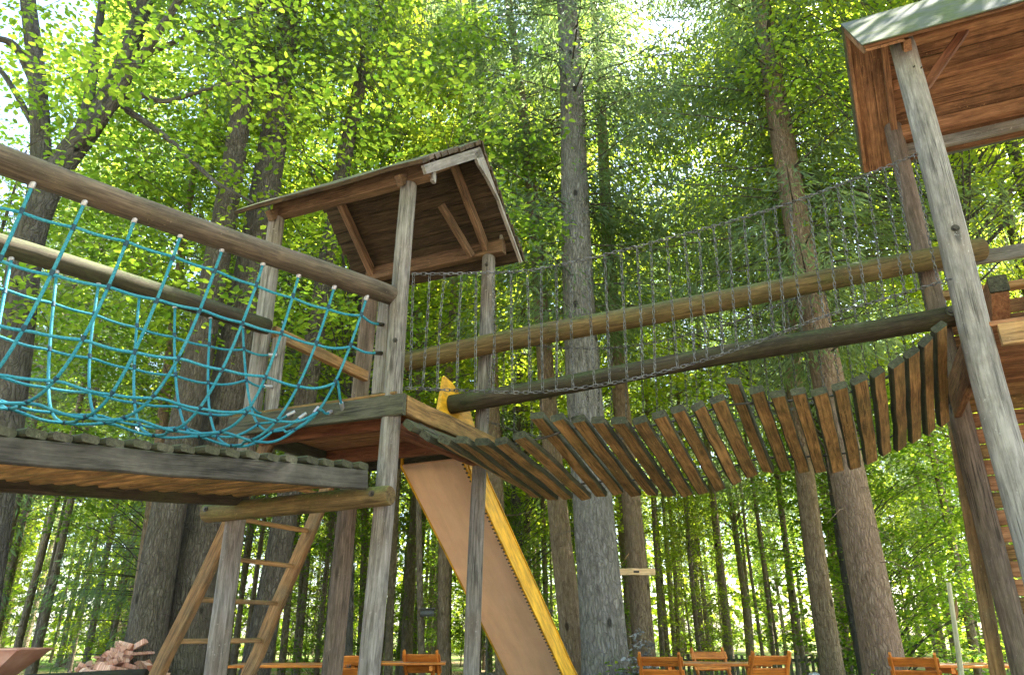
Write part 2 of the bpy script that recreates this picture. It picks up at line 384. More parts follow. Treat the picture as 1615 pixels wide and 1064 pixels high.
def gable_roof(T, O, ha, hb, zbeam, zapex, ove, ovl, ovr, style, e1, e2, bh=.14):
    """ridge along e1; slopes fall along -e2 (near) and +e2 (far)"""
    P = lambda a, b, z: tp(O, a, b, z, e1, e2)
    for sgn, el, er in ((-1, .03, .20), (1, .05, .16)):
        obj('roof_beam', MB().beam(P(-ha - el, sgn * hb, zbeam + bh / 2), P(ha + er, sgn * hb, zbeam + bh / 2), .085, bh), style['beam'], T)
    slope = (zapex - (zbeam + bh)) / hb
    n = 10
    for sgn in (-1, 1):
        run = hb + ove; sl = math.hypot(run, run * slope); un = V((0, 0, 0)) + e2 * sgn * (1 / math.hypot(1, slope)); un.z = -slope / math.hypot(1, slope)
        nr = e2 * sgn * slope / math.hypot(1, slope); nr.z = 1 / math.hypot(1, slope)
        mb = MB(); z0 = zapex + .045
        if style['lap']:
            wd = sl / n
            for i in range(n):
                c0 = P(0, 0, z0) + un * (sl - wd * (i + .5))
                tilt = (nr * 1.0 + un * (.22 if sgn > 0 else .06)).normalized()
                lj, rj = random.uniform(-.008, .012), random.uniform(-.008, .012)
                if sgn > 0:
                    mb.beam(c0 - e1 * (ha + ovl - .02) - nr * .016, c0 + e1 * (ha + ovr - .02) - nr * .016, wd * random.uniform(.80, .88), .018, (nr + un * random.uniform(-.05, .12)).normalized(), 0, None, .004, 9, .004)
                mb.beam(c0 - e1 * (ha + ovl + lj) + nr * .012, c0 + e1 * (ha + ovr + rj) + nr * .012, wd * 1.22, .036, tilt, 0, None, .004, 7, .003)
            obj('roof_slope', mb, 'roof_dark', T)
        else:
            c0 = P(0, 0, z0) + un * (sl / 2)
            for i in range(3):
                wd = sl / 3; cc = P(0, 0, z0) + un * (wd * (i + .5))
                mb.beam(cc - e1 * (ha + ovl), cc + e1 * (ha + ovr), wd - .004, .03, nr, 0)
            s = obj('roof_slope', mb, style['slope'], T)
            mc = MB().beam(c0 - e1 * (ha + ovl + .02) + nr * .023, c0 + e1 * (ha + ovr + .02) + nr * .023, sl + .05, .012, nr, 0)
            obj('roof_sheet', mc, 'roof_metal', s)
        if not style['lap']:
            for a, nm in ((-ha - ovl / 2 - .01, 'soffit_board'), (ha + ovr / 2 + .01, 'soffit_board')):
                q0 = P(a, 0, z0 - .035) + un * .03; obj(nm, MB().beam(q0, q0 + un * (sl - .04), ovl - .03, .02, nr), 'red_board', T)
        # rafters under the slope at both gables
        for a in (-ha + .02, ha - .02) if style['lap'] else (-ha, ha):
            p0 = P(a, 0, zapex - .035) ; p1 = P(a, 0, zapex - .035) + un * (sl - .10)
            obj('rafter', MB().beam(p0 - nr * .03, p1 - nr * .03, .055, .09, nr), style['rafter'], T)
        # bargeboards on the gable ends
        for a, dd in ((ha + ovr - .03, 1), (-ha - ovl + .03, -1))[:1 if style['lap'] else 2]:
            bp = P(a, 0, zapex); wid = style['barge_w']
            top0 = bp + nr * .01; q = []
            L = sl - .03
            prof = [(0.0, 0, -wid * 1.7), (L * .10, 0, -wid * 1.6), (L * .22, 0, -wid * .95), (L * .44, 0, -wid * .2), (L * .5, 0, -wid * .3), (L, 0, -wid * .28)] if style['lap'] else [(0.0, 0, -wid), (L * .9, 0, -wid), (L, 0, -wid * .35)]
            up_ = [top0 + un * 0, top0 + un * L]
            dn = [top0 + un * s_ + nr * d_ for s_, _, d_ in (prof if sgn > 0 or not style['lap'] else [(0.0, 0, -wid * .9), (L, 0, -wid * .7)])][::-1]
            mat = style['barge'] if dd == 1 else style['rafter']
            obj('bargeboard', MB().prism(up_ + dn, e1 * .028 * dd, 0, un), mat, T)
    return slope
gable_roof(tower, O1, .66, .67, 4.42, 5.14, .21, .25, .26, dict(lap=True, beam='beam_brown', rafter='beam_brown', barge='barge_grey', barge_w=.10), E1, E2)
# knee brace under far beam, cleats at the gable
obj('knee_brace', MB().beam(tp(O1, .52, .60, 4.42), tp(O1, .40, .22, 4.80), .05, .07), 'beam_brown', tower)
obj('gable_cleat', MB().beam(tp(O1, .86, -.64, 4.60), tp(O1, .86, -.64, 4.40), .03, .05, E2), 'barge_grey', tower)
obj('gable_cleat', MB().beam(tp(O1, .80, .66, 4.62), tp(O1, .80, .66, 4.44), .03, .05, E2), 'barge_grey', tower)
# platform
ZP = 2.64
mb = MB()
for i in range(11):
    b = -.72 + 1.44 * (i + .5) / 11
    mb.beam(tp(O1, -.74, b, ZP - .018), tp(O1, .74, b, ZP - .018), 1.44 / 11 - .006, .034, UP, 0, None, .004, 5, .002)
obj('platform_floor', mb, 'orange', tower)
for sgn in (-1, 1):
    obj('platform_fascia', MB().beam(tp(O1, -.78, sgn * .735, ZP - .075), tp(O1, .78, sgn * .735, ZP - .075), .045, .15), 'fascia', tower)
    obj('platform_fascia', MB().beam(tp(O1, sgn * .755, -.70, ZP - .07), tp(O1, sgn * .755, .70, ZP - .07), .045, .14), 'fascia' if sgn < 0 else 'plank', tower)
obj('platform_edge', MB().beam(tp(O1, -.76, -.70, ZP + .012), tp(O1, .70, -.70, ZP + .012), .09, .024), 'plank', tower)
for b in (-.45, .35):
    obj('joist', MB().beam(tp(O1, -.72, b, ZP - .10), tp(O1, .72, b, ZP - .10), .06, .12), 'red_dark', tower)
# upright boards carrying the rope ends, handrail on the ladder side
obj('side_board', MB().beam(A + E1 * -.17 + E2 * .03 + V((0, 0, 2.70 - 4.42)), A + E1 * -.17 + E2 * .03 + V((0, 0, 3.45 - 4.42)), .11, .035, E2), 'post_grey', tower)
obj('side_board', MB().beam(C + E1 * .17 + E2 * .03 + V((0, 0, 2.68 - 4.42)), C + E1 * .17 + E2 * .03 + V((0, 0, 3.30 - 4.42)), .13, .035, E2), 'post_grey', tower)
obj('handrail', MB().beam(tp(O1, -.60, -.60, 3.38), tp(O1, -.60, .62, 3.38), .06, .10), 'orange_pale', tower)
for z in (3.05, 2.62):
    bolt(A + V((-.02, -.068, z - 4.42)), (-.3, -1, 0), tower, .018)
bolt(B + V((-.02, -.062, -.12)), (-.3, -1, 0), tower, .014)
# cross log that carries the rope bridge
xl0, xl1 = A + E1 * .10 - E2 * .13, C - E1 * .16 - E2 * .12; xl0.z = 1.93; xl1.z = 1.92
xlog = obj('cross_log', MB().log(xl0, xl1, .066, .072, 16, 10, .004), 'log_moss', tower)
for q, f in ((xl0, .10), (xl1, .06)):
    d_ = (xl1 - xl0).normalized() * (f if q is xl0 else -f)
    bolt(q + d_ + V((-.03, -.060, .01)), (-.45, -.9, 0), tower, .02)
# underside trimmer visible below the platform corner
obj('trimmer', MB().beam(tp(O1, .60, -.55, ZP - .19), tp(O1, .60, .60, ZP - .19), .06, .09), 'red_dark', tower)

# ================================================================== LADDER
ladder = thing('ladder', (-2.6, 6.2, 0), 'rustic wooden ladder with round rungs leaning under the small roofed tower', 'ladder')
lo = -E1
P1 = V((-1.92, 5.66, 2.55)); P2 = V((-1.53, 6.42, 2.55))
b1, b2 = P1 + lo * 1.20, P2 + lo * 1.12; b1.z = b2.z = -.05
nl = lo.copy(); nl.z = .45; nl.normalize()
for p, q in ((P1, b1), (P2, b2)):
    obj('rail', MB().beam(p + (p - q) * .03, q, .06, .125, nl, 0, None, .012, 8, .004), 'ladder', ladder)
for i in range(8):
    t = (.16 + i * .272) / 2.6; t = (.22 + i * .295) / 2.6
    a, b = b1.lerp(P1, t), b2.lerp(P2, t)
    obj('rung', MB().log(a.lerp(b, -.02), a.lerp(b, 1.02), .021, .019, 10, 8, .006, pw=.06), 'orange_pale', ladder)

# ================================================================== SLIDE
slide = thing('slide', (.4, 8.6, 0), 'yellow fibreglass slide with tan underside descending from the small roofed tower', 'slide')
sd = E2.copy(); sr = V((E2.y, -E2.x, 0))
st = tp(O1, .12, .74, 2.50)
prof = [(-.06, 2.50), (.55, 1.985), (1.16, 1.47), (1.77, .955), (2.38, .44), (2.75, .29), (3.5, .26)]
pp = smooth_pts([V((st.x, st.y, 0)) + sd * s_ + V((0, 0, z_)) for s_, z_ in prof], 40)
mb = MB(); w2 = .30
sec = [(-w2, -.012), (w2, -.012), (w2, .012), (-w2, .012)]
mb.sweep(pp, sec, UP, 0, None, False)
obj('bed', mb, 'tan', slide)
for sg in (-1, 1):
    mw = MB()
    vs = []; 
    hts = []
    for i, q in enumerate(pp):
        s_ = i / 40 * 3.5
        h = .27 + .16 * min(1, max(0, 1.35 - s_ / .32))
        hts.append(h)
    a_ = [(-.012, -.03), (.012, -.03), (.012, 1.0), (.022, 1.0), (.022, 1.04), (-.022, 1.04), (-.022, 1.0), (-.012, 1.0)]
    k = len(a_); vv = []; ll = []
    for i, q in enumerate(pp):
        for (y, z) in a_:
            x_ = q + sr * (sg * (w2 + .014) + y) + V((0, 0, z * hts[i])); vv.append(x_); ll.append((i * .09, y, z * hts[i]))
    ff = [(i * k + j, i * k + (j + 1) % k, (i + 1) * k + (j + 1) % k, (i + 1) * k + j) for i in range(40) for j in range(k)]
    mw.add(vv, ff, ll); mw.add(vv[:k], [tuple(range(k))], ll[:k]); mw.add(vv[-k:], [tuple(range(k))[::-1]], ll[-k:])
    obj('side_wall', mw, 'yellow', slide)
sm_ = MB()
for i in range(70):
    q = pp[0].lerp(pp[27], i / 70) if False else None
    f_ = i / 70 * 27; k_ = int(f_); q = pp[k_].lerp(pp[k_ + 1], f_ - k_) + sr * (w2 + .006) - V((0, 0, .016))
    sm_.beam(q - sd * .011, q + sd * .011, .018, .012, UP, 0, None, .002, 1, 0)
obj('edge_seam', sm_, 'iron', slide)
ep = [tp(O1, .43, b_, z_) for b_, z_ in ((.18, 2.60), (.30, 3.13), (.42, 3.11), (.72, 2.96), (1.0, 2.60), (1.0, 2.10), (.74, 2.46))]
obj('entry_panel', MB().prism(ep, E1 * .03, 0, E2), 'yellow', slide)
sup = pp[34]
obj('leg', MB().log(V((sup.x, sup.y, -.1)), V((sup.x, sup.y, sup.z - .02)), .03), 'iron', slide)

# ================================================================== ROPE BRIDGE
nb = thing('rope_bridge', (-2.4, 4.4, 0), 'rope bridge with turquoise net slung between two round logs over a mossy plank deck', 'rope bridge')
N0 = V((-.93, 4.84, 3.42)); N1 = N0 + V((-.735, -.678, 0)) * 3.6
F0 = V((-2.00, 5.36, 3.40)); F1 = F0 + V((-.705, -.709, 0)) * 3.8
obj('handrail_log', MB().log(N0 + (N0 - N1).normalized() * .10, N1, .072, .084, 18, 16, .012), 'log_brown', nb)
obj('handrail_log', MB().log(F0 + (F0 - F1).normalized() * .05, F1, .066, .074, 16, 16, .010), 'log_dark', nb)
dN = (N1 - N0).normalized(); dF = (F1 - F0).normalized(); dM = (dN + dF).normalized()
# deck
def near_pt(s, z): q = V((-.945, 4.74, 0)) + dN * s; q.z = z; return q
def far_pt(s, z): q = V((-1.93, 5.22, 0)) + dF * s; q.z = z; return q
DS = -.064
zs = lambda s: 2.075 + DS * s
obj('stringer', MB().beam(near_pt(.01, zs(0) - .045), near_pt(3.5, zs(3.5) - .045), .05, .125, UP, 0, None, .006, 14, .003), 'deck_side', nb)
fj = lambda s_, z_: near_pt(s_, z_).lerp(far_pt(s_, z_), .62)
obj('joist', MB().beam(fj(-.05, zs(0) - .01), fj(3.5, zs(3.5) - .01), .05, .06, UP, 0, None, .006, 14, .003), 'orange', nb)
obj('stringer', MB().beam(far_pt(-.05, zs(0) - .095), far_pt(3.5, zs(3.5) - .095), .05, .07, UP, 0, None, .006, 14, .003), 'log_dark', nb)
s = .06
while s < 3.4:
    wdt = random.uniform(.098, .112); j = random.uniform(-.012, .012)
    dz = random.uniform(-.004, .004)
    a = near_pt(s, zs(s) + .042 + dz) - (far_pt(s, 0) - near_pt(s, 0)).normalized() * (.035 + j)
    b = far_pt(s, zs(s) + .042 + dz) + (far_pt(s, 0) - near_pt(s, 0)).normalized() * (.05 + j)
    w_ = wdt / 2
    sec_ = [(-w_ * .35, -.115), (w_ * .35, -.115), (w_ * .62, -.085), (w_ * .8, -.02), (w_, .012), (w_ - .01, .021), (-w_ + .01, .021), (-w_, .012), (-w_ * .8, -.02), (-w_ * .62, -.085)]
    a2 = a + (b - a).normalized() * .085
    bd_ = MB().sweep([a2.lerp(b, q / 5) for q in range(6)], sec_, UP, 0, 1, False, None, random.uniform(0, 9), True, .002)
    bd_.beam(a, a2, wdt, .042, UP, 1, 1, .010, 2, .001)
    obj('deck_board', bd_, ['plank', 'plank_end'], nb)
    s += wdt + random.uniform(.012, .022)
# net: U between the logs
def npt(s, w):
    """w in [-1,1] across the U, s along the bridge"""
    a = N0 + dN * s; b = F0 + dF * s
    zt = 3.34; zb = 2.30 - .03 * s + .10 * max(0, 1 - s / .5) ** 2 * 3
    sag = .02 * math.sin(s * 11.5)
    q = a.lerp(b, .5 + .5 * math.copysign(abs(w) ** .80, w))
    q.z = zb + (zt - zb) * (abs(w) ** 2.5) + sag * (1 - abs(w))
    return q
ends_w = [-.94, -.82, -.64, -.42, -.14, .12, .36, .56, .74, .90]
KS = [.16 + .262 * k for k in range(13)]
for i, s0 in enumerate(KS):
    pts = []
    for j in range(33):
        w = -1 + 2 * j / 32
        sk = s0 + .03 * math.sin(i * 2.1) * (1 - w * w) + .005 * math.sin(i * 3.7 + j * .4) + (.07 if w < 0 else .03) * (1 - abs(w))
        pts.append(npt(sk, w))
    cr = MB().tube(pts, .0094, 8)
    for w in ends_w:
        x_ = (w + 1) * 16; k_ = min(31, int(x_)); q = pts[k_].lerp(pts[k_ + 1], x_ - k_); d_ = (pts[k_ + 1] - pts[k_]).normalized()
        cr.tube([q - d_ * .017, q + d_ * .017], .0135, 8, 1)
    r_ = obj('cross_rope', cr, ['rope', 'joint'], nb)
    for e in (0, -1):
        q, q2 = pts[e], pts[1 if e == 0 else -2]; d_ = (q2 - q).normalized()
        obj('ferrule', MB().tube([q - d_ * .045, q - d_ * .04, q + d_ * .018, q + d_ * .022], .016, 10, scl=[.7, 1, 1, .8]), 'zinc', r_)
ends_w = [-.94, -.82, -.64, -.42, -.14, .12, .36, .56, .74, .90]
side_rope_x = A + E1 * -.17 + E2 * .005
for i, w in enumerate(ends_w):
    pts = []
    for j in range(73):
        s_ = .16 + 3.2 * j / 72
        # slack between the cross ropes
        ph_ = (s_ - KS[0]) / .262
        q = npt(s_ + .02 * (1 - abs(w)), w + .006 * math.sin(s_ * 3 + i))
        q.z -= .010 * abs(math.sin(math.pi * ph_)); pts.append(q)
    q0 = pts[0]
    if i < 2: e_ = V((side_rope_x.x, side_rope_x.y - .02, q0.z + .02))
    elif i > 6: e_ = V((C + E1 * .17 - E2 * .02).to_tuple()); e_.z = q0.z
    else:
        f_ = (w + 1) / 2; e_ = (A - E2 * .1).lerp(C - E2 * .1, .16 + .68 * f_); e_.z = ZP - .045 - .03 * (i % 2)
    mid = q0.lerp(e_, .5); mid.z -= .02
    lr = obj('long_rope', MB().tube(smooth_pts([e_, mid, q0], 8)[:-1] + pts, .0094, 8), 'rope', nb)
    d_ = (mid - e_).normalized()
    obj('ferrule', MB().tube([e_ - d_ * .03, e_, e_ + d_ * .035], .015, 10), 'zinc' if i > 1 else 'iron', lr)

# ================================================================== HANGING PLANK BRIDGE
sb = thing('suspension_bridge', (1.3, 5.3, 0), 'sagging suspension bridge of mossy planks hung on chains between the two timber towers', 'suspension bridge')
near_e = smooth_pts([at(640, 668, 4.88), at(690, 694, 4.86), at(775, 699, 4.8), at(840, 686, 4.76), at(910, 666, 4.72), at(990, 668, 4.68), at(1068, 654, 4.65), at(1140, 632, 4.62), at(1225, 627, 4.6), at(1335, 611, 4.55), at(1405, 582, 4.5), at(1455, 542, 4.48), at(1492, 508, 4.46)], 240)
far_e = smooth_pts([V((-.13, 6.06, 2.50)), at(830, 772, 6.02), at(890, 781, 6.0), at(985, 775, 5.95), at(1110, 771, 5.9), at(1200, 742, 5.8), at(1320, 735, 5.75), at(1380, 720, 5.72), at(1440, 690, 5.7), at(1500, 655, 5.66)], 240)
def arc(P, f):
    L = [0]
    for i in range(len(P) - 1): L.append(L[-1] + (P[i + 1] - P[i]).length)
    d = f * L[-1]
    for i in range(len(P) - 1):
        if L[i + 1] >= d: return P[i].lerp(P[i + 1], (d - L[i]) / max(1e-9, L[i + 1] - L[i]))
    return P[-1]
NPL = 29
bumps = {7: .11, 8: .04, 17: .13, 18: .05, 24: .02}
for i in range(NPL):
    f = (i + .4) / NPL
    a, b = arc(near_e, f), arc(far_e, f); t = (arc(near_e, min(1, f + .02)) - arc(near_e, max(0, f - .02))) + (arc(far_e, min(1, f + .02)) - arc(far_e, max(0, f - .02)))
    ax = (b - a).normalized(); nr = ax.cross(t).normalized() * -1
    if nr.z < 0: nr = -nr
    jz = bumps.get(i, random.uniform(-.006, .010)); a = a + nr * jz; 
    if i in bumps: b = b + nr * .01
    nr = (nr + t.normalized() * random.uniform(-.10, .10) + (t.normalized() * .35 if i in (7, 17) else V((0, 0, 0)))).normalized()
    wd = random.uniform(.090, .103)
    obj('plank', MB().beam(a - ax * random.uniform(.02, .07), b + ax * random.uniform(.01, .05), wd, .052, nr, 0, 1, .009, 6, .0025).weather(1), ['plank', 'plank_end'], sb)
for P_, off in ((near_e, .16), (far_e, -.16)):
    pts = [a + (b - a).normalized() * off + V((0, 0, .036)) if off > 0 else a - (a - b).normalized() * 0 for a, b in zip(P_, far_e)] if off > 0 else [b + (a - b).normalized() * .16 + V((0, 0, .036)) for a, b in zip(near_e, far_e)]
    obj('carrying_chain', MB().tube(pts[::4], .008, 6), 'iron', sb)
ntop = smooth_pts([at(650, 432, 4.84), at(740, 431, 4.82), at(850, 424, 4.8), at(1000, 390, 4.72), at(1200, 335, 4.62), at(1350, 282, 4.52), at(1447, 243, 4.44)], 160)
nlow = smooth_pts([at(640, 612, 4.84), at(740, 616, 4.82), at(850, 618, 4.8), at(980, 601, 4.74), at(1100, 571, 4.68), at(1200, 537, 4.62), at(1300, 499, 4.57), at(1400, 470, 4.5), at(1500, 440, 4.42)], 160)
ftop = smooth_pts([V((-.20, 6.03, 3.58)), at(870, 547, 6.0), at(1000, 545, 5.95), at(1150, 510, 5.87), at(1250, 472, 5.82), at(1340, 440, 5.77), at(1450, 408, 5.68)], 160)
flow = smooth_pts([V((-.20, 6.03, 2.78)), at(860, 690, 6.0), at(1000, 690, 5.95), at(1150, 665, 5.87), at(1250, 645, 5.82), at(1350, 610, 5.77), at(1480, 570, 5.68)], 160)
obj('top_chain', MB().chain(ntop, .042, .021, .0035), 'chain', sb); obj('bottom_chain', MB().chain(nlow, .042, .021, .0035), 'chain', sb)
obj('top_chain', MB().chain(ftop, .042, .022, .0036, 8, 4), 'chain', sb); obj('bottom_chain', MB().chain(flow, .042, .022, .0036, 8, 4), 'chain', sb)
NH = 33
for i in range(NH):
    f = (i + .12 + random.uniform(-.12, .12)) / (NH - .6)
    if f > 1: f = .995
    a, b = arc(ntop, f), arc(nlow, min(1, f * .985 + random.uniform(-.006, .006)))
    m_ = a.lerp(b, .5) + V((random.uniform(-.012, .012), random.uniform(-.01, .01), 0))
    obj('hanger_chain', MB().chain(smooth_pts([a, m_, b], 8), .040, .018, .0028), 'chain', sb)
    if i % 1 == 0:
        a, b = arc(ftop, f), arc(flow, min(1, f + random.uniform(-.006, .006)))
        obj('hanger_chain', MB().chain([a, b],   .040, .018, .0028, 8, 4), 'chain', sb)
# logs on the far side
u0, u1 = V((-.93, 6.02, 3.36)), at(1551, 393, 5.50)
u0 = at(638, 570, 6.02)
obj('handrail_log', MB().log(u0, u1, .086, .098, 18, 18, .010), 'log_moss', sb)
l0, l1 = at(707, 638, 5.96), at(1503, 497, 5.55)
obj('handrail_log', MB().log(l0, l1, .080, .088, 18, 18, .008), 'log_dark', sb)
bolt(l1 + V((-.06, -.085, 0)), (-.3, -1, 0), sb, .045)
bolt(l0 + V((.10, -.080, .015)), (-.2, -1, .1), sb, .018)

# ================================================================== RIGHT TOWER
R1 = V((3.13, 4.5, 5.55)); R2 = V((3.66, 5.70, 5.62)); G2 = (V((R2.x, R2.y, 0)) - V((R1.x, R1.y, 0))).normalized(); G1 = V((G2.y, -G2.x, 0))
R3 = R1 + G1 * 1.31; R4 = R2 + G1 * 1.31
rt = thing('lookout_tower', (4.0, 4.84, 0), 'taller timber lookout tower with red-brown plywood roof lining and slatted wall', 'play tower')
def rp(a, b, z): return tp(O2, a, b, z, G1, G2)
O2 = (R1 + R2 + R3 + R4) / 4
for P, m, r in ((R1, 'post_pale', .098), (R2, 'post_brown', .082), (R3, 'post_pale', .09), (R4, 'post_brown', .085)):
    obj('post', MB().log(V((P.x - .02, P.y, -.2)), P, r * 1.03, r * .95, 18, 16, .008), m, rt)
gable_roof(rt, O2, .655, .655, 5.45, 6.34, .24, .30, .30, dict(lap=False, beam='orange', rafter='red_board', barge='red_board', barge_w=.05, slope='red_board'), G1, G2, .13)
obj('purlin', MB().beam(rp(-.62, .36, 5.86), rp(.80, .36, 5.86), .06, .08), 'orange', rt)
obj('wall_plate', MB().beam(rp(-.60, .73, 5.37), rp(.95, .73, 5.37), .05, .11), 'barge_grey', rt)
b0 = rp(-.60, -.60, 5.02); b1_ = rp(-.20, -.62, 5.50)
obj('knee_brace', MB().beam(b0, b1_, .07, .055, G2), 'red_dark', rt)
obj('knee_brace', MB().beam(rp(.60, -.60, 5.02), rp(.20, -.62, 5.50), .07, .055, G2), 'red_dark', rt)
ZR = 3.02
mb = MB()
for i in range(10):
    b = -.72 + 1.44 * (i + .5) / 10
    mb.beam(rp(-.66, b, ZR - .018), rp(.74, b, ZR - .018), .138, .034)
obj('platform_floor', mb, 'orange', rt)
obj('platform_fascia', MB().beam(rp(-.70, -.62, ZR - .16), rp(-.70, .78, ZR - .16), .05, .30), 'red_board', rt)
obj('platform_fascia', MB().beam(rp(-.66, .76, ZR - .10), rp(.80, .76, ZR - .10), .05, .15), 'orange_pale', rt)
obj('platform_fascia', MB().beam(rp(-.55, -.70, ZR - .10), rp(.80, -.70, ZR - .10), .05, .15), 'orange_pale', rt)
obj('handrail', MB().beam(rp(-.66, .70, 4.12), rp(.90, .70, 4.12), .05, .12), 'barge_grey', rt)
obj('parapet_cap', MB().beam(rp(-.66, .66, 3.80), rp(.90, .66, 3.80), .10, .06), 'orange_pale', rt)
mb = MB()
for i in range(5):
    mb.beam(rp(-.62, .70, 3.12 + i * .13), rp(.85, .70, 3.12 + i * .13), .03, .12)
obj('parapet', mb, 'red_board', rt)
brk = MB().prism([rp(-.36, .10, 3.66), rp(-.36, .10, 3.52), rp(-.36, .62, 3.10), rp(-.36, .62, 3.66)], G1 * .12, 0, G2)
obj('bracket', brk, ['orange'], rt)
obj('bracket_cap', MB().beam(rp(-.30, .07, 3.60), rp(-.30, .10, 3.60), .13, .13), 'plank_end', rt)
for i in range(22):
    z = .14 + i * .128
    obj('wall_slat', MB().beam(rp(-.58, .70, z), rp(.72, .70, z), .03, .115, UP, 0, None, .006, 4, .003), 'orange' if i % 3 else 'plank', rt)
obj('wall_stud', MB().beam(rp(-.86, .74, -.05), rp(-.70, .78, 2.80), .10, .045, G2), 'orange_pale', rt)
bolt(R1 + V((-.035, -.093, 3.72 - 5.55)), (-.3, -1, 0), rt, .028)
obj('iron_stay', MB().tube([rp(-.735, .56, 3.06), rp(-.74, .58, 2.86), rp(-.72, .62, 2.62)], .007, 6), 'iron', rt)
for q in ((-.02, 5.16), (.035, 5.15)):
    obj('nail', MB().tube([R1 + V((q[0], -.10, q[1] - 5.55)), R1 + V((q[0], -.085, q[1] - 5.55))], .006, 6), 'iron', rt)

# ================================================================== FURNITURE ON THE GRASS
def gz(x, y): return .045 * min(1, max(0, (y - 6.5) / 2.0)) + .05 * math.sin(x * .5) * min(1, max(0, (y - 8) / 6))
def make_chair(loc, rz, label):
    t = thing('garden_chair', loc, label, 'chair', 'orange wooden garden chairs', rz)
    for x in (-.20, .20):
        obj('frame_leg', MB().beam((x, -.22, 0), (x, .26, .88), .026, .05, (0, 1, -.6)), 'garden', t, True)
        obj('frame_leg', MB().beam((x * .86, .30, 0), (x * .86, -.22, .45), .026, .05, (0, 1, .6)), 'garden', t, True)
    m = MB()
    for i in range(5): m.beam((-.215, -.2 + i * .085, .45 + .006 * i), (.215, -.2 + i * .085, .45 + .006 * i), .07, .02)
    obj('seat', m, 'garden', t, True)
    for z, y in ((.80, .235), (.68, .17)):
        obj('back_slat', MB().beam((-.23, y - .03, z), (.23, y - .03, z), .024, .095, (0, .5, .9)), 'garden', t, True)
    return t
def make_table(loc, rz, label):
    t = thing('garden_table', loc, label, 'table', 'orange wooden garden tables', rz)
    for i in range(5):
        obj('top_board', MB().beam((-.62, -.28 + i * .14, .74), (.62, -.28 + i * .14, .74), .13, .028), 'garden_grey' if i % 2 else 'garden', t, True)
    for x in (-.45, .45):
        obj('cross_leg', MB().beam((x - .0, -.32, 0), (x, .30, .70), .03, .06, (0, 1, -.8)), 'garden', t, True)
        obj('cross_leg', MB().beam((x + .035, .32, 0), (x + .035, -.30, .70), .03, .06, (0, 1, .8)), 'garden', t, True)
        obj('bearer', MB().beam((x, -.33, .695), (x, .33, .695), .04, .055), 'garden', t, True)
    return t
def gp(u, Y):
    q = at(u, 1040, Y); q.z = gz(q.x, Y); return q
make_chair(gp(1046, 8.3), math.radians(160), 'orange slatted garden chair at the left end of the table by the big grey trunk')
make_table(gp(1118, 8.9), math.radians(-8), 'orange garden table with crossed legs between two chairs beside the big grey trunk')
make_chair(gp(1130, 9.5), math.radians(10), 'orange garden chair on the far side of the table between two other chairs')
make_chair(gp(1200, 8.5), math.radians(188), 'orange garden chair with broad back board nearest the left of the reddish trunk')
make_chair(gp(1442, 8.2), math.radians(150), 'orange slatted garden chair just right of the mossy foot of the reddish trunk')
make_table(gp(1548, 8.6), math.radians(-6), 'red-orange garden table behind the pale broken stake')
make_table(gp(462, 8.9), math.radians(6), 'orange garden table with crossed legs seen between ladder and post')
make_chair(gp(556, 8.8), math.radians(200), 'bright orange garden chair squeezed between the two timber posts')
make_table(gp(622, 9.6), math.radians(4), 'low orange garden table just right of the tall tower post')
make_chair(gp(672, 9.6), math.radians(170), 'red-orange garden chair left of the slide post')

# stake with a splintered side branch
stp = thing('broken_stake', gp(1514, 7.6), 'pale peeled stake with a splintered stub, in front of the orange table', 'stake')
q0 = at(1520, 1100, 7.6); q1 = at(1496, 918, 7.6); q0 = q1 + (q0 - q1) * ((q1.z + .1) / (q1.z - q0.z))
obj('pole', MB().log(q0, q1, .028, .022, 10, 12, .012), 'pale_stick', stp)
sb_ = q1.lerp(q0, .17)
obj('splinter', MB().prism([sb_ + V((.01, 0, -.10)), sb_ + V((.055, -.01, .0)), sb_ + V((.07, 0, .13)), sb_ + V((.02, 0, .02))], (0, .02, 0)), 'orange_pale', stp)

# wheelbarrow, firewood, dark log at the left
wb = thing('wheelbarrow', gp(10, 8.2), 'rusty pink wheelbarrow tray at the left edge beside the firewood', 'wheelbarrow')
qa = at(-110, 1023, 8.2); L_ = at(52, 1023, 8.2) - qa
zt = qa.z
tray = MB()
x0, x1, y0, y1 = qa.x, qa.x + L_.x, 7.95, 8.55
top = [V((x0, y0, zt)), V((x1, y0, zt)), V((x1, y1, zt)), V((x0, y1, zt))]
botm = [V((x0 + .25, y0 + .1, zt - .30)), V((x1 - .32, y0 + .1, zt - .30)), V((x1 - .32, y1 - .1, zt - .30)), V((x0 + .25, y1 - .1, zt - .30))]
inn = [p_ + V((0, 0, 0)) for p_ in top]
for i in range(4):
    j = (i + 1) % 4; tray.add([top[i], top[j], botm[j], botm[i]], [(0, 1, 2, 3)], [top[i], top[j], botm[j], botm[i]])
tray.add(botm, [(3, 2, 1, 0)], botm)
for i in range(4): tray.tube([top[i], top[(i + 1) % 4]], .012, 6)
obj('tray', tray, 'barrow', wb)
for yy in (y0 + .12, y1 - .12):
    obj('leg', MB().tube([V((x0 + .35, yy, zt - .29)), V((x0 + .3, yy, .10))], .018), 'iron', wb)
    obj('handle', MB().tube([V((x1 - .1, yy + (.1 if yy < 8.2 else -.1), zt - .36)), V((x0 + .3, yy, zt - .31)), V((x0 - .5, yy, zt - .1))], .018), 'iron', wb)
wh = MB(); cw = V((x1 - .02, 8.25, .27)); 
wh.tube([cw + V((math.cos(a) * .15, 0, math.sin(a) * .15)) for a in [2 * math.pi * i / 20 for i in range(21)]], .035, 8, cap=False)
obj('wheel', wh, 'rubber', wb)
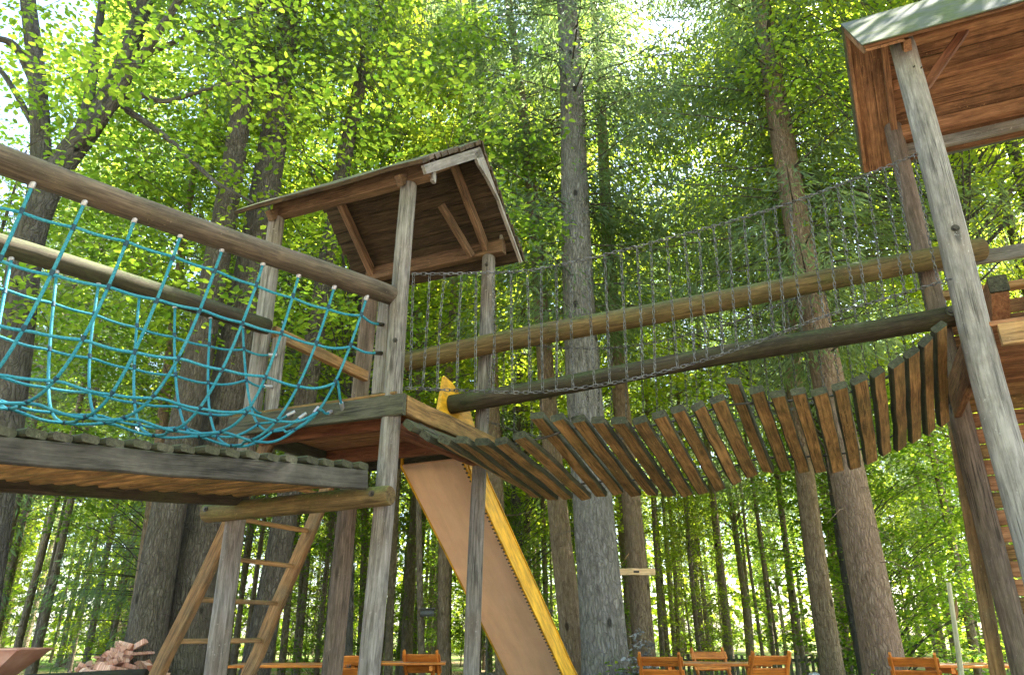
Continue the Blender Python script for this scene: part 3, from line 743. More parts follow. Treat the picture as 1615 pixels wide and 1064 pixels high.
# heap of split logs
ctr = gp(172, 8.5)
for i in range(190):
    t = i / 190
    px_ = random.gauss(0, .26); py_ = random.gauss(0, .22)
    hh = max(.02, 1.02 - abs(px_ - .16) * .75 - abs(py_) * .7) * random.uniform(.72, 1.0)
    c_ = V((ctr.x + px_, ctr.y + py_, ctr.z + hh)); th = random.uniform(0, 6.28); el = random.uniform(-.6, .6)
    d_ = V((math.cos(th) * math.cos(el), math.sin(th) * math.cos(el), math.sin(el))); Lg = random.uniform(.16, .30)
    s1 = d_.cross(UP).normalized(); s2 = s1.cross(d_); rr = random.uniform(.022, .048); a0 = random.uniform(0, 6.28); op = random.uniform(1.2, 2.2)
    tri = [c_ - d_ * Lg / 2] + [c_ - d_ * Lg / 2 + (s1 * math.cos(a0 + op * k / 3) + s2 * math.sin(a0 + op * k / 3)) * rr * 1.5 for k in range(4)]
    o = obj('split_log', MB().prism(tri, d_ * Lg, 0, d_), 'firewood')
    tag(o, 'split firewood piece with pale red-brown faces in the heap beside the wheelbarrow', 'firewood', 'firewood heap behind the dark log')
dl = obj('dark_log', MB().log(gp(46, 7.9) + V((0, 0, .63)), gp(236, 8.0) + V((0, 0, .66)), .085, .075, 14, 10, .012), 'log_black')
for q in ():
    pass
tag(dl, 'dark weathered log lying level in front of the firewood heap', 'log')
lg_ = thing('stacked_stump', gp(120, 8.0), 'dark stump block under the level dark log by the firewood', 'stump')
obj('stump', MB().log(gp(120, 8.0) - V((0, 0, .1)), gp(120, 8.0) + V((0, 0, .55)), .22, .19, 16, 5, .01), 'log_black', lg_)

# ================================================================== TREES
def trunk_mb(p0, p1, r0, rtop, H, flare=.45, n=16, seg=26, wob=.05, mi=0):
    """tapered trunk through p0 -> p1 direction, up to height H, with root flare"""
    p0, p1 = V(p0), V(p1); d = (p1 - p0); d = d / d.z
    base = p0 - d * p0.z; ph = random.uniform(0, 6.28); pts, sc = [], []
    zz = [-.3, 0, .1, .25, .45, .7, 1.0, 1.5, 2.0] + [2 + (H - 2) * (i + 1) / (seg - 8) for i in range(seg - 8)]
    for z in zz:
        pts.append(base + d * z + V((wob * math.sin(z * .55 + ph), wob * .7 * math.cos(z * .43 + ph), 0)))
        t = max(0, z / H); r = r0 + (rtop - r0) * t; sc.append(r * (1 + flare * math.exp(-max(z, 0) / .35)))
    k1, k2 = random.uniform(0, 6.28), random.uniform(0, 6.28)
    sec = [(math.cos(a) * (1 + .05 * math.sin(3 * a + k1) + .03 * math.sin(5 * a + k2)), math.sin(a) * (1 + .05 * math.sin(3 * a + k1) + .03 * math.sin(5 * a + k2))) for a in [2 * math.pi * j / n for j in range(n)]]
    mb = MB(); mb.sweep(pts, sec, None, mi, None, True, sc)
    # lc.x = height above the ground
    mb.lc = [(v_[2], l_[1], l_[2]) for v_, l_ in zip(mb.v, mb.lc)]
    return mb, (lambda z: base + d * z + V((wob * math.sin(z * .55 + ph), wob * .7 * math.cos(z * .43 + ph), 0)))

def cards_mesh(name, ctr, dirs, nrms, ln, wd, mats, fold=.35, extra=None, mi=0, broad=False):
    """leaf blades: two triangles folded on the midrib (numpy arrays)"""
    n = len(ctr)
    dirs = dirs / np.linalg.norm(dirs, axis=1, keepdims=True)
    side = np.cross(dirs, nrms); side /= np.maximum(1e-6, np.linalg.norm(side, axis=1, keepdims=True))
    nn = np.cross(side, dirs)
    ln = ln[:, None]; wd = wd[:, None]
    b = ctr; tip = ctr + dirs * ln
    if broad:
        m1 = ctr + dirs * ln * .30 + nn * wd * fold * .9; m2 = ctr + dirs * ln * .68 + nn * wd * fold * .7
        verts = np.stack([ctr, m1 - side * wd * .46, m2 - side * wd * .36, tip, m2 + side * wd * .36, m1 + side * wd * .46], 1).reshape(-1, 3)
        i0 = np.arange(n) * 6
        polys = np.concatenate([np.stack([i0, i0 + 1, i0 + 2, i0 + 3], 1), np.stack([i0, i0 + 3, i0 + 4, i0 + 5], 1)], 1).reshape(-1, 4)
    else:
        mid = ctr + dirs * ln * .45 + nn * wd * fold
        verts = np.stack([b, mid - side * wd * .5, tip, mid + side * wd * .5], 1).reshape(-1, 3)
        i0 = np.arange(n) * 4
        polys = np.stack([i0, i0 + 1, i0 + 2, i0 + 3], 1)
    tris = polys; q_ = polys.shape[1]
    ev = np.zeros((0, 3)); ef = []; el = np.zeros((0, 3))
    me = bpy.data.meshes.new(name)
    if extra is not None and extra.v:
        ev = np.array(extra.v); el = np.array(extra.lc)
    nv = len(verts); allv = np.concatenate([verts, ev]) if len(ev) else verts
    faces_n = len(tris) + (len(extra.f) if extra is not None else 0)
    loops = tris.ravel().tolist(); starts = list(range(0, len(tris) * q_, q_)); 
    if extra is not None:
        pos = len(loops)
        for fc in extra.f:
            starts.append(pos); loops += [i + nv for i in fc]; pos += len(fc)
    me.vertices.add(len(allv)); me.vertices.foreach_set('co', allv.astype(np.float32).ravel())
    me.loops.add(len(loops)); me.loops.foreach_set('vertex_index', np.array(loops, dtype=np.int32))
    me.polygons.add(len(starts)); me.polygons.foreach_set('loop_start', np.array(starts, dtype=np.int32))
    for m in mats: me.materials.append(M[m])
    mis = np.zeros(len(starts), dtype=np.int32); mis[len(tris):] = 1; me.polygons.foreach_set('material_index', mis)
    a = me.attributes.new('lc', 'FLOAT_VECTOR', 'POINT'); lcv = np.concatenate([verts, el]) if len(el) else verts
    a.data.foreach_set('vector', lcv.astype(np.float32).ravel())
    me.update(calc_edges=True); me.validate()
    return me

def unit(n):
    v = rng.normal(size=(n, 3)); return v / np.linalg.norm(v, axis=1, keepdims=True)

def leafy_crown(name, rx, ry, z0, z1, nspray, nleaf, size, mats, spread=.5, hollow=.25, limbs=True, trunk=None, shape=.5, limb_r=.03):
    """sprays of leaves in roughly level layers through an uneven crown, with limbs out to them"""
    cs = []; ex = MB(); C_, D_, N_, L_ = [], [], [], []
    lobes = [(random.uniform(0, 6.28), random.uniform(.7, 1.15)) for _ in range(7)]
    while len(cs) < nspray:
        t = random.random(); ang = random.uniform(0, 6.28)
        lob = sum(g * max(0, math.cos(ang - a)) ** 3 for a, g in lobes) / 2.2 + .45
        prof = (math.sin(math.pi * min(1, (t + .08) ** shape))) ** .6 if t < .99 else .1
        r = (hollow + (1 - hollow) * random.random() ** .5) * prof * min(1.15, lob)
        z = z0 + (z1 - z0) * t
        c = np.array([math.cos(ang) * r * rx, math.sin(ang) * r * ry, z + random.uniform(-.2, .2)])
        cs.append(c)
        if limbs:
            b0 = (trunk(max(.3, z - .25 * r * rx - .5)) if trunk else V((0, 0, max(.3, z - .3 * r * rx - .4))))
            q = V(c); m_ = b0.lerp(q, .5) + V((random.uniform(-.1, .1), random.uniform(-.1, .1), random.uniform(.0, .25)))
            rr = limb_r * random.uniform(.4, 1) * (.5 + .5 * (1 - t))
            pts = smooth_pts([b0, m_, q, q + (q - m_).normalized() * spread * .5], 7)
            ex.tube(pts, rr, 5, scl=[1 - .85 * i / 7 for i in range(8)])
        k = max(4, int(nleaf * random.uniform(.55, 1.4))); sp = spread * random.uniform(.7, 1.3)
        rad = np.sqrt(rng.random(k)) * sp; th = rng.random(k) * 6.2832
        tx, ty = rng.normal(0, .25), rng.normal(0, .25)
        off = np.stack([rad * np.cos(th), rad * np.sin(th), rng.normal(0, .09 * sp / .5, k) - .18 * rad ** 2], 1)
        off[:, 2] += tx * off[:, 0] + ty * off[:, 1]
        for _ in range(3):
            i_ = random.randrange(k); e_ = c + off[i_]
            ex.tube([V(c), V(c).lerp(V(e_), .5) + V((0, 0, .03)), V(e_)], .006, 3, scl=[1, .7, .4], cap=False)
        C_.append(c + off)
        dd = np.stack([np.cos(th) + rng.normal(0, .6, k), np.sin(th) + rng.normal(0, .6, k), rng.normal(-.25, .35, k)], 1); D_.append(dd)
        nn = np.stack([rng.normal(tx * -1, .45, k), rng.normal(-ty, .45, k), np.ones(k)], 1); N_.append(nn)
        L_.append(size * rng.uniform(.65, 1.25, k))
    Ct = np.concatenate(C_); L = np.concatenate(L_)
    return cards_mesh(name, Ct, np.concatenate(D_), np.concatenate(N_), L, L * rng.uniform(.55, .78, len(L)), mats, .18, ex, 0, True)

def spruce_crown(name, z0, z1, Lmax, mats, step=.42, per=6, dens=1.0, droop=.10, gap=.12, trunk=None, tw=1.0):
    ex = MB(); C_, D_, N_, L_, W_ = [], [], [], [], []
    z = z0
    while z < z1:
        t = (z - z0) / (z1 - z0)
        for j in range(per):
            if random.random() < gap: continue
            L = Lmax * (1 - t) ** .75 * random.uniform(.55, 1.1) + .25; ang = random.uniform(0, 6.28)
            if t < .08: L *= random.uniform(.5, .9)
            d = V((math.cos(ang), math.sin(ang), 0)); b0 = trunk(z) if trunk else V((0, 0, z))
            zj = random.uniform(-.2, .2); pts = []
            dr = droop * random.uniform(.6, 1.5)
            for i in range(9):
                x = L * i / 8
                pts.append(b0 + d * x + V((0, 0, zj + .08 * x - dr * x * x * .55 + .02 * dr * x ** 3)))
            ex.tube(pts, .014 * (.6 + L * .18), 5, scl=[1 - .85 * i / 8 for i in range(9)])
            n = int(105 * L * dens)
            u = rng.random(n) * .88 + .12; k = np.minimum((u * 8).astype(int), 7); f = u * 8 - k
            P = np.array([p_[:] for p_ in pts]); base = P[k] * (1 - f[:, None]) + P[k + 1] * f[:, None]
            sg = rng.choice([-1, 1], n); sd_ = np.array([-d.y, d.x, 0])
            # hanging side shoots carrying tufts
            hang = rng.random(n); lat = rng.random(n) * .36 * tw * (1.1 - u * .6)
            base = base + sd_ * (sg * lat)[:, None] + np.array([0, 0, -1.0]) * (hang ** 1.5 * .30 * tw + lat * .35)[:, None]
            C_.append(base)
            D_.append(sd_ * (sg * rng.uniform(.1, .9, n))[:, None] + np.array(d[:]) * rng.uniform(0, .9, n)[:, None] + np.array([0, 0, -1]) * rng.uniform(.1, 1.2, n)[:, None])
            N_.append(np.array([0, 0, 1]) + rng.normal(0, .7, (n, 3)))
            ln = rng.uniform(.07, .20, n) * tw; L_.append(ln); W_.append(rng.uniform(.016, .034, n) * (.6 + .4 * tw))
        z += step * random.uniform(.75, 1.25)
    return cards_mesh(name, np.concatenate(C_), np.concatenate(D_), np.concatenate(N_), np.concatenate(L_), np.concatenate(W_), mats, .1, ex)

def place_mesh(name, me, parent):
    o = bpy.data.objects.new(name, me); COL.objects.link(o); o.parent = parent; return o

def stub_twigs(mb, axis, z0, z1, n, L, r0, mi=0):
    for _ in range(n):
        z = random.uniform(z0, z1); a = random.uniform(0, 6.28); p_ = axis(z); d = V((math.cos(a), math.sin(a), random.uniform(-.25, .15))); l = L * random.uniform(.3, 1)
        mb.tube([p_, p_ + d * l * .5 + V((0, 0, random.uniform(-.03, .06))), p_ + d * l + V((0, 0, random.uniform(-.15, .1)))], r0 * random.uniform(.5, 1), 4, mi, True, [1, .6, .2])

def big_tree(u1, v1, u2, v2, Y, dia, H, barkm, label, crown, twig=10, name='spruce_tree', flare=.45):
    """(u1,v1) low point, (u2,v2) high point on the trunk axis at depth Y"""
    p0, p1 = at(u1, v1, Y), at(u2, v2, Y)
    d = (p1 - p0) / (p1.z - p0.z); base = p0 - d * p0.z; base.z = gz(base.x, Y)
    t = thing(name, base, label, 'tree')
    mb, ax = trunk_mb(p0, p1, dia / 2, dia * .10, H, flare)
    stub_twigs(mb, ax, 1.6, crown['z0'] + 1, twig, .7, .012)
    obj('trunk', mb, barkm, t)
    loc = lambda z: ax(z) - base
    me = crown['fn'](loc)
    place_mesh('crown', me, t)
    return t
SP = lambda z0, z1, L, **k: dict(z0=z0, fn=lambda ax: spruce_crown('crown', z0, z1, L, ['needle', 'bark_dark'], trunk=ax, **k))

big_tree(946, 1000, 893, 60, 10.0, .60, 24, 'bark_spruce', 'large grey spruce trunk right of the slide, thickest in the middle of the picture', SP(5.6, 23, 3.0, step=.34, per=6, dens=1.0, droop=.14, gap=.2, tw=1.2), 14)
big_tree(1011, 1030, 962, 380, 11.8, .33, 21, 'bark_brown', 'slimmer brown spruce trunk carrying the small pale board', SP(6.4, 20, 2.3, gap=.3, tw=1.1), 12)
big_tree(308, 950, 432, 190, 9.2, .56, 24, 'bark_dark', 'dark spruce trunk rising behind the ladder and the roof corner', SP(9.0, 23, 2.6, gap=.2), 14)
big_tree(240, 1000, 372, 200, 8.8, .43, 22, 'bark_dark', 'grey spruce trunk just left of the ladder rail', SP(9.5, 21, 2.4, gap=.2), 16)
big_tree(404, 1030, 447, 800, 9.8, .36, 19, 'bark_dark', 'mossy green trunk seen between the ladder rails', SP(9.0, 18, 2.0, gap=.3), 8)
big_tree(1384, 1030, 1306, 600, 9.2, .47, 23, 'bark_red', 'reddish spruce trunk with mossy foot under the right end of the plank bridge', SP(4.7, 22, 2.8, step=.38, per=7, gap=.1, droop=.13, tw=1.15, dens=.95), 26)
big_tree(1306, 1000, 1268, 700, 11.5, .33, 22, 'bark_brown', 'brown spruce trunk directly left of the reddish one', SP(5.6, 21, 2.3, gap=.35, tw=1.1), 24)
big_tree(905, 1010, 884, 800, 10.8, .34, 17, 'bark_brown', 'mottled brown trunk partly hidden behind the large grey trunk on its left', SP(8.5, 16, 1.8, gap=.3), 8)
big_tree(800, 1055, 786, 760, 11.6, .30, 17, 'bark_brown', 'straight brown trunk standing behind the slide bed', SP(8.5, 16, 1.8, gap=.3), 8)
big_tree(206, 1000, 236, 790, 11.5, .22, 16, 'bark_red', 'thin orange-brown trunk behind the firewood heap', SP(7.5, 15.5, 1.6, gap=.3), 8)
big_tree(698, 1050, 704, 850, 12.0, .20, 15, 'bark_brown', 'slim brown trunk in the gap between the tall tower post and the slide', SP(8, 14.5, 1.5, gap=.3), 8)

# multi-stemmed beech at the left
def beech():
    base = V((-6.9, 8.4, 0)); t = thing('beech_tree', base, 'multi-stemmed dark beech with spreading limbs at the left edge', 'tree')
    mb = MB(); Y = 8.4
    def limb(pix, r0, r1, dy=0.0):
        pts = smooth_pts([at(u, v, Y + dy * i / max(1, len(pix) - 1)) for i, (u, v) in enumerate(pix)], 22)
        mb.sweep(pts, [(math.cos(a), math.sin(a)) for a in [2 * math.pi * j / 10 for j in range(10)]], None, 0, None, True, [r0 + (r1 - r0) * i / 22 for i in range(23)])
        return pts
    limb([(-60, 1070), (-10, 760), (20, 560), (45, 380), (90, 270), (150, 190), (200, 90), (240, -40), (270, -200)], .26, .09)
    limb([(45, 400), (64, 260), (58, 120), (42, -20), (30, -200)], .15, .09, -.3)
    limb([(110, 240), (160, 190), (210, 110), (270, 20), (330, -80)], .09, .04, -1.0)
    limb([(150, 200), (205, 150), (260, 160), (330, 140), (420, 120)], .05, .02, -.8)
    limb([(195, 170), (260, 215), (320, 270), (345, 290), (400, 320)], .05, .015, -.6)
    limb([(110, 250), (135, 180), (150, 90), (165, -30)], .10, .05, .5)
    limb([(60, 140), (20, 70), (-40, 60)], .08, .03, -.4)
    limb([(55, 200), (0, 110), (-60, 60)], .05, .02, .4)
    limb([(220, 100), (240, 60), (205, 10), (190, -60)], .04, .02, -.3)
    limb([(225, 90), (290, 60), (370, 30), (460, 10)], .04, .015, -.6)
    obj('trunk', mb, 'bark_beech', t)
    return t, base
bt, bbase = beech()
me = leafy_crown('crown', 5.6, 3.6, 4.4, 14.0, 430, 115, .088, ['leaf_beech', 'bark_beech'], .62, .12, False, None, .75)
o = place_mesh('crown', me, bt); o.location = V((2.2, 1.1, 0))

# broadleaf trees behind the playground, two of them added as sun shade
def leafy_tree(x, y, H, r, z0, nspray, nleaf, size, mat, label, name='maple_tree', dia=.28, lean=(0, 0), spread=.55):
    base = V((x, y, gz(x, y))); t = thing(name, base, label, 'tree')
    mb, ax = trunk_mb(base, base + V((lean[0], lean[1], 1)), dia / 2, .03, H * .92, .35, 12, 20, .12)
    obj('trunk', mb, 'bark_beech', t)
    place_mesh('crown', leafy_crown('crown', r, r, z0, H, nspray, nleaf, size, [mat, 'bark_beech'], spread, .1, True, (lambda z: ax(z) - base), .7, .022 if z0 > 4 else .013), t)
    return t
leafy_tree(-2.6, 11.8, 14, 3.6, 4.4, 370, 105, .086, 'leaf_bright', 'bright yellow-green maple rising behind the small mossy roof', dia=.26)
leafy_tree(-5.6, 12.6, 13, 3.4, 2.6, 290, 105, .086, 'leaf_beech', 'leafy green beech behind the rope bridge net', 'beech_tree', .24)
leafy_tree(5.7, 12.6, 15, 3.6, 5.0, 470, 105, .088, 'leaf_bright', 'sunlit yellow-green maple left of the taller tower roof', dia=.30)
leafy_tree(8.6, 10.8, 14, 3.4, 3.2, 400, 105, .086, 'leaf_bright', 'bright green maple behind the taller tower at the right edge', dia=.28)
leafy_tree(6.6, 7.0, 17.5, 4.4, 9.8, 240, 85, .115, 'leaf_bright', 'added tall maple beside the taller tower, crown above the frame for shade', dia=.30)  # out of view; added to keep direct sun off the rope bridge
leafy_tree(7.6, 9.2, 17, 3.4, 9.0, 170, 70, .12, 'leaf_bright', 'added tall maple behind the taller tower, crown above the frame for shade', dia=.28)  # out of view; added to shade the tower roofs from the sun
leafy_tree(6.3, 9.0, 13.5, 2.9, 6.6, 330, 95, .082, 'leaf_bright', 'sunny maple crown hanging between the plank bridge chains and the taller tower', dia=.2)
leafy_tree(.2, 15.2, 14, 3.3, 3.0, 340, 85, .11, 'leaf_bright', 'pale green maple standing beyond the large grey trunk', dia=.24)
leafy_tree(6.4, 13.6, 6.2, 2.3, .7, 260, 100, .088, 'leaf_shade', 'low bushy dark green tree behind the orange table on the right', 'hornbeam_tree', .14)

# ------- the wood behind: prototypes, then copies
def proto_tree(kind, k):
    base = V((0, 0, 0)); t = bpy.data.objects.new('thin_tree', None); COL.objects.link(t); t.empty_display_size = .2
    if kind == 'conifer':
        H = random.uniform(13, 17); mb, ax = trunk_mb((0, 0, 0), (random.uniform(-.02, .02), 0, 1), random.uniform(.055, .10), .02, H, .3, 9, 18, .05)
        stub_twigs(mb, ax, 1.0, 7.5, 46, .85, .010)
        obj('trunk', mb, 'bark_thin', t); me = spruce_crown('crown', random.uniform(5, 7), H, 1.9, ['needle', 'bark_thin'], .5, 5, .8, .10, .2, ax)
    elif kind == 'sapling':
        H = random.uniform(7, 10); mb, ax = trunk_mb((0, 0, 0), (random.uniform(-.05, .05), 0, 1), random.uniform(.035, .06), .01, H, .2, 8, 16, .10)
        obj('trunk', mb, 'bark_thin', t); me = leafy_crown('crown', 1.7, 1.7, .8, H, 130, 62, .09, ['leaf_bright' if k == 2 else 'leaf_shade', 'bark_thin'], .45, .1, True, ax, .8, .014)
    else:
        H = random.uniform(13, 17); mb, ax = trunk_mb((0, 0, 0), (random.uniform(-.03, .03), 0, 1), random.uniform(.09, .14), .02, H, .3, 9, 18, .10)
        obj('trunk', mb, 'bark_thin', t); me = leafy_crown('crown', 2.8, 2.8, 4.0, H, 250, 66, .125, ['leaf_bright' if k % 2 else 'leaf_beech', 'bark_thin'], .6, .1, True, ax, .75, .03)
    place_mesh('crown', me, t)
    return t
LAB = dict(conifer=('slim bare-trunked conifer in the crowded wood behind the playground', 'slim conifers of the wood behind'),
           sapling=('young leafy sapling with thin stem in the undergrowth of the wood behind', 'leafy saplings in the undergrowth'),
           tall=('tall slender broadleaf tree with light green crown in the wood behind', 'slender broadleaf trees of the wood behind'))
protos = {k: [proto_tree(k, i) for i in range(3)] for k in LAB}
used = set()
def put(kind, x, y, sc):
    i = random.randrange(3); P = protos[kind][i]; rz = random.uniform(0, 6.28); loc = (x, y, gz(x, y) - .02)
    if (kind, i) not in used:
        used.add((kind, i)); P.location = loc; P.rotation_euler.z = rz; P.scale = (sc, sc, sc); o = P
    else: o = dup(P, loc, rz, sc)
    o['label'], o['group'] = LAB[kind]; o['category'] = 'tree'
    o.name = {'conifer': 'slim_conifer', 'sapling': 'young_sapling', 'tall': 'slender_tree'}[kind]
taken = []
def scatter(kind, n, y0, y1, s0, s1, mind, wid=.80, pw=1.0):
    c = 0; tries = 0
    while c < n and tries < n * 60:
        tries += 1
        y = y0 + (y1 - y0) * random.random() ** pw; x = random.uniform(-1, 1) * (wid * y + 1.0)
        if any((x - a) ** 2 + (y - b) ** 2 < mind * mind for a, b in taken): continue
        taken.append((x, y)); put(kind, x, y, random.uniform(s0, s1)); c += 1
for x_, y_, s_ in ((1.8, 18.0, 1.4), (-2.4, 19.0, 1.45), (11.5, 18.0, 1.35), (-13.0, 19.0, 1.4)):
    put('tall', x_, y_, s_)
scatter('conifer', 175, 14.0, 36, .7, 1.15, .42, .72)
scatter('tall', 18, 22, 40, .85, 1.15, .9)
scatter('sapling', 62, 13, 34, .4, .95, .45)
for x_, y_, s_ in ((-9, -4, 1.1), (-4.5, -6, 1.0), (.5, -7.5, 1.15), (5, -5.5, 1.0), (9.5, -3.5, 1.1), (-12, 1.5, 1.1), (13, 2, 1.1), (-7, -11, 1.2), (2.5, -12, 1.2), (10, -10, 1.2), (-13, -8, 1.2), (-2, -3.2, .95), (12.5, 7, 1.1), (-12.5, 6.5, 1.0)):  # unseen trees added behind and beside the camera to block sky light
    put('tall', x_, y_, s_)

# spruce boughs low at the left (young spruces)
def young_spruce(x, y, H, label):
    base = V((x, y, gz(x, y))); t = thing('young_spruce', base, label, 'tree')
    mb, ax = trunk_mb(base, base + V((0, 0, 1)), .09, .015, H, .2, 9, 14, .03); obj('trunk', mb, 'bark_dark', t)
    place_mesh('crown', spruce_crown('crown', .8, H, 1.9, ['needle', 'bark_dark'], .4, 6, .7, .07, .2, lambda z: ax(z) - base), t)
young_spruce(-8.6, 10.6, 9, 'young spruce with layered boughs at the far left behind the wheelbarrow')
young_spruce(-6.4, 13.6, 8, 'young spruce with drooping boughs behind the firewood heap')

# far woodland edge beyond the clearing
N_ = 26000
ang = rng.uniform(-.95, .95, N_); R_ = rng.uniform(46, 56, N_)
zz = rng.random(N_) ** 1.1 * 15 + .2
P_ = np.stack([np.sin(ang) * R_, np.cos(ang) * R_, zz], 1) + rng.normal(0, .3, (N_, 3))
L_ = rng.uniform(.35, .8, N_)
ex = MB()
for i in range(120):
    a = random.uniform(-.92, .92); r = random.uniform(44, 55); b = V((math.sin(a) * r, math.cos(a) * r, 0)); ex.tube([b - V((0, 0, .2)), b + V((random.uniform(-.3, .3), 0, 6)), b + V((random.uniform(-.6, .6), 0, 14))], random.uniform(.09, .2), 6, scl=[1, .8, .4])
me = cards_mesh('far_woodland', P_, np.stack([rng.normal(0, 1, N_), rng.normal(0, 1, N_), rng.normal(-.4, .5, N_)], 1), np.stack([rng.normal(0, .6, N_), rng.normal(0, .6, N_), np.ones(N_)], 1), L_, L_ * .65, ['leaf_bright', 'bark_thin'], .15, ex, 0, True)
fw = bpy.data.objects.new('far_woodland', me); COL.objects.link(fw); fw['kind'] = 'stuff'; fw['label'] = 'sunlit far edge of the wood seen between the trunks'

# small pale board on the brown trunk, grey box, stone, silver plant
bd = at(1003, 901, 11.45); hb = thing('pale_board', bd, 'short pale board with a dark mark fixed across the slimmer brown trunk', 'board')
obj('board', MB().beam(bd - V((.29, 0, 0)), bd + V((.29, 0, 0)), .03, .095), 'sign_wood', hb)
obj('dark_mark', MB().beam(bd + V((-.04, -.02, 0)), bd + V((.045, -.02, 0)), .006, .03), 'iron', hb)
for sx in (-.27, .27):
    obj('cord', MB().tube([bd + V((sx, -.01, .045)), bd + V((sx * .25, .12, .28))], .006, 5), 'orange_pale', hb)
gb = at(674, 966, 11.7); g = thing('nest_box', gb, 'small grey box fixed on a slim trunk between tower post and slide', 'box')
obj('box', MB().beam(gb - V((.10, 0, 0)), gb + V((.10, 0, 0)), .12, .10, UP, 0, None, .03), 'greybox', g)
obj('lid', MB().beam(gb + V((-.12, 0, .058)), gb + V((.12, 0, .058)), .15, .014), 'greybox', g)
g2 = thing('slim_trunk_tree', gp(672, 11.9), 'very thin pale trunk carrying the small grey box', 'tree')
mb, ax = trunk_mb(at(668, 1064, 11.85), at(664, 860, 11.85), .055, .02, 11, .2, 9, 18, .03); obj('trunk', mb, 'bark_thin', g2)
place_mesh('crown', leafy_crown('crown', 1.5, 1.5, 5.5, 10.5, 80, 60, .09, ['leaf_bright', 'bark_thin'], .45, .1, True, (lambda z, a=ax, b=g2.location.copy(): a(z) - b), .8, .014), g2)
so = at(1286, 1088, 9.3); ss = MB()
nlat, nlon = 8, 12; vs = []
for i in range(nlat + 1):
    for j in range(nlon):
        th = math.pi * i / nlat; p2 = 2 * math.pi * j / nlon; k = 1 + .12 * math.sin(3 * p2 + i) + .08 * math.cos(2 * th + j * 1.7)
        vs.append(so + V((.14 * k * math.sin(th) * math.cos(p2), .12 * k * math.sin(th) * math.sin(p2), .40 * math.cos(th) * .55 * k)) - V((0, 0, .05)))
ss.add(vs, [(i * nlon + j, i * nlon + (j + 1) % nlon, (i + 1) * nlon + (j + 1) % nlon, (i + 1) * nlon + j) for i in range(nlat) for j in range(nlon)], vs, 0, True)
tag(obj('pale_stone', ss, 'stone'), 'pale grey boulder standing left of the reddish trunk foot', 'stone')
def little_plant(loc, z0, z1, r, n, size, mat, name, label):
    t = thing(name, loc, label, 'plant')
    me = leafy_crown('foliage', r, r, z0, z1, n, 26, size, [mat, 'bark_thin'], r * .5, .1, True, None, .9, .006); place_mesh('foliage', me, t)
q = at(1003, 1050, 9.55); q.z = gz(q.x, q.y); little_plant(q, .35, 1.15, .17, 22, .055, 'grey_leaf', 'silver_plant', 'silver-grey leafed shoot at the right foot of the large grey trunk')
q = at(985, 1055, 9.5); q.z = gz(q.x, q.y); little_plant(q, .05, .55, .45, 40, .07, 'leaf_shade', 'ivy_clump', 'dark green ivy clump at the foot of the large grey trunk')
q = at(1392, 1062, 8.75); q.z = gz(q.x, q.y); little_plant(q, .05, .42, .42, 36, .06, 'leaf_shade', 'moss_clump', 'mossy green clump at the foot of the reddish trunk')

# fences
fn = thing('picket_fence', gp(1180, 14.5), 'low dark picket fence behind the orange chairs', 'fence')
xa, xb, Yf = at(1010, 1040, 14.5).x, at(1420, 1040, 14.5).x, 14.5
for z in (.25, .56):
    obj('rail', MB().beam((xa, Yf + .03, z + .1), (xb, Yf + .03, z + .1), .03, .05), 'fence_wood', fn)
x = xa
while x < xb:
    h = random.uniform(.70, .76); obj('picket', MB().beam((x, Yf, 0), (x + random.uniform(-.01, .01), Yf, h), .055, .02, (0, 1, 0), 0, None, .008, 2), 'fence_wood', fn)
    x += .098
f2 = thing('bar_fence', gp(690, 12.9), 'taller thin-barred fence behind the slide', 'fence')
xa, xb, Yf = at(735, 1000, 12.9).x, at(872, 1000, 12.9).x, 12.9
for z in (.5, 1.46): obj('rail', MB().beam((xa, Yf + .03, z), (xb, Yf + .03, z), .03, .05), 'fence_wood', f2)
x = xa
while x < xb:
    obj('bar', MB().beam((x, Yf, 0), (x, Yf, 1.42), .035, .02, (0, 1, 0), 0, None, .006, 2), 'fence_wood', f2); x += .17

# ================================================================== GROUND, SKY, LIGHT
gm = MB(); xs = [-400, -120, -60] + list(np.linspace(-40, 40, 61)) + [60, 120, 400]; ys = [-60, -20, -5] + list(np.linspace(0, 60, 61)) + [90, 160, 400, 700]
gv = [V((x, y, gz(x, y) if 0 <= y <= 60 and abs(x) <= 40 else (.045 if y > 0 else 0))) for y in ys for x in xs]; nx = len(xs)
gm.add(gv, [(j * nx + i, j * nx + i + 1, (j + 1) * nx + i + 1, (j + 1) * nx + i) for j in range(len(ys) - 1) for i in range(nx - 1)], gv, 0, True)
N = NT('forest_floor'); lcn = N.lc()
g1 = N.noise(lcn, .35, 5, .6); g2_ = N.noise(lcn, 9, 6, .7)
soil = N.ramp(g2_, [(.3, (.10, .065, .035)), (.7, (.26, .19, .115))]); grass = N.ramp(g2_, [(.3, (.045, .085, .015)), (.7, (.12, .19, .035))])
bounce_gravel = N.ramp(N.noise(lcn, 28, 4, .7), [(.3, (.18, .14, .10)), (.7, (.38, .32, .25))])  # unseen pale gravel near the towers, added to bounce warm light upward
sx_ = N.n('ShaderNodeSeparateXYZ'); N.l(lcn, sx_.inputs[0])
gm_ = N.ramp(N.math('MULTIPLY_ADD', N.math('ADD', sx_.outputs[1], N.math('MULTIPLY', g1, 3.0)), .1, 0.0), [(.86, 1.0), (1.0, 0.0)])
N.principled(N.mix(gm_, N.mix(N.ramp(g1, [(.40, 0.0), (.55, 1.0)]), soil, grass), bounce_gravel), .95, .1, g2_, .8, .05); M['ground'] = N.m
tag(obj('ground', gm, 'ground'), kind='structure')
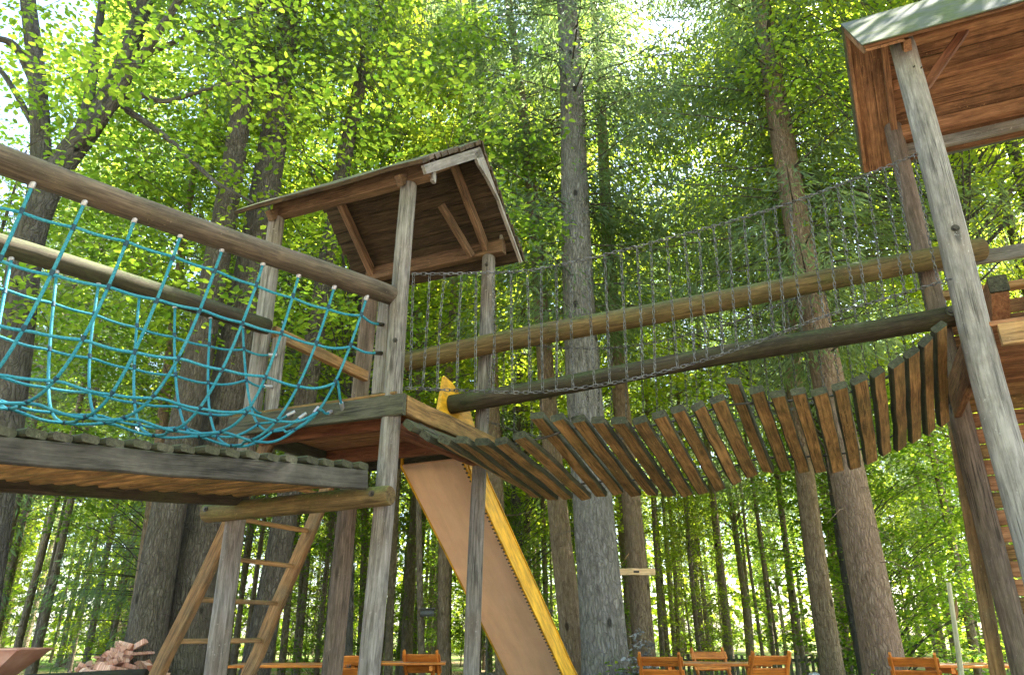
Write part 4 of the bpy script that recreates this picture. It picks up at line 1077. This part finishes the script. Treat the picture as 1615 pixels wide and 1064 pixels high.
# short grass tufts where the floor comes into view
n = 9000; gx = rng.uniform(-14, 14, n); gy = rng.uniform(7.5, 22, n)
gp_ = np.stack([gx, gy, np.array([gz(a, b) for a, b in zip(gx, gy)])], 1)
me = cards_mesh('grass', gp_, np.stack([rng.normal(0, .35, n), rng.normal(0, .35, n), np.ones(n)], 1), unit(n), rng.uniform(.08, .22, n), rng.uniform(.008, .016, n), ['leaf_shade'], .1)
go = bpy.data.objects.new('grass', me); COL.objects.link(go); go['kind'] = 'stuff'; go['label'] = 'short grass among the trunks'

SUN_EL, SUN_AZ = math.radians(54), math.radians(66)      # azimuth from +Y towards +X
W = bpy.data.worlds.new('World'); S.world = W; W.use_nodes = True; nt = W.node_tree; nt.nodes.clear()
sky = nt.nodes.new('ShaderNodeTexSky'); sky.sky_type = 'NISHITA'; sky.sun_disc = False; sky.sun_elevation = SUN_EL; sky.sun_rotation = SUN_AZ
sky.air_density = 1.0; sky.dust_density = 2.0; sky.ozone_density = 1.0
bg = nt.nodes.new('ShaderNodeBackground'); bg.inputs['Strength'].default_value = .12
wo = nt.nodes.new('ShaderNodeOutputWorld'); nt.links.new(sky.outputs[0], bg.inputs[0]); nt.links.new(bg.outputs[0], wo.inputs[0])
sl = bpy.data.lights.new('sun', 'SUN'); sl.energy = 5.0; sl.angle = math.radians(.53); sl.color = (1, .95, .86)
so_ = bpy.data.objects.new('sun', sl); COL.objects.link(so_)
sv = V((math.sin(SUN_AZ) * math.cos(SUN_EL), math.cos(SUN_AZ) * math.cos(SUN_EL), math.sin(SUN_EL)))
so_.rotation_euler = sv.to_track_quat('Z', 'Y').to_euler(); so_.location = (0, 0, 40)

cam = bpy.data.cameras.new('camera'); co = bpy.data.objects.new('camera', cam); COL.objects.link(co)
cam.sensor_fit = 'HORIZONTAL'; cam.sensor_width = 36; cam.lens = 36 * FPX / 1615; cam.clip_end = 1500; cam.clip_start = .05
co.location = (0, 0, EYE); co.rotation_euler = (math.pi / 2 + TILT, 0, 0); S.camera = co

S.view_settings.view_transform = 'Standard'; S.view_settings.look = 'None'; S.view_settings.exposure = 3.36; S.view_settings.gamma = 1
S.view_settings.use_curve_mapping = False
S.render.engine = 'CYCLES'; cy = S.cycles
cy.max_bounces = 7; cy.diffuse_bounces = 4; cy.glossy_bounces = 2; cy.transmission_bounces = 5; cy.transparent_max_bounces = 4
cy.sample_clamp_indirect = 8; cy.use_denoising = True
try: cy.denoiser = 'OPENIMAGEDENOISE'
except Exception: pass
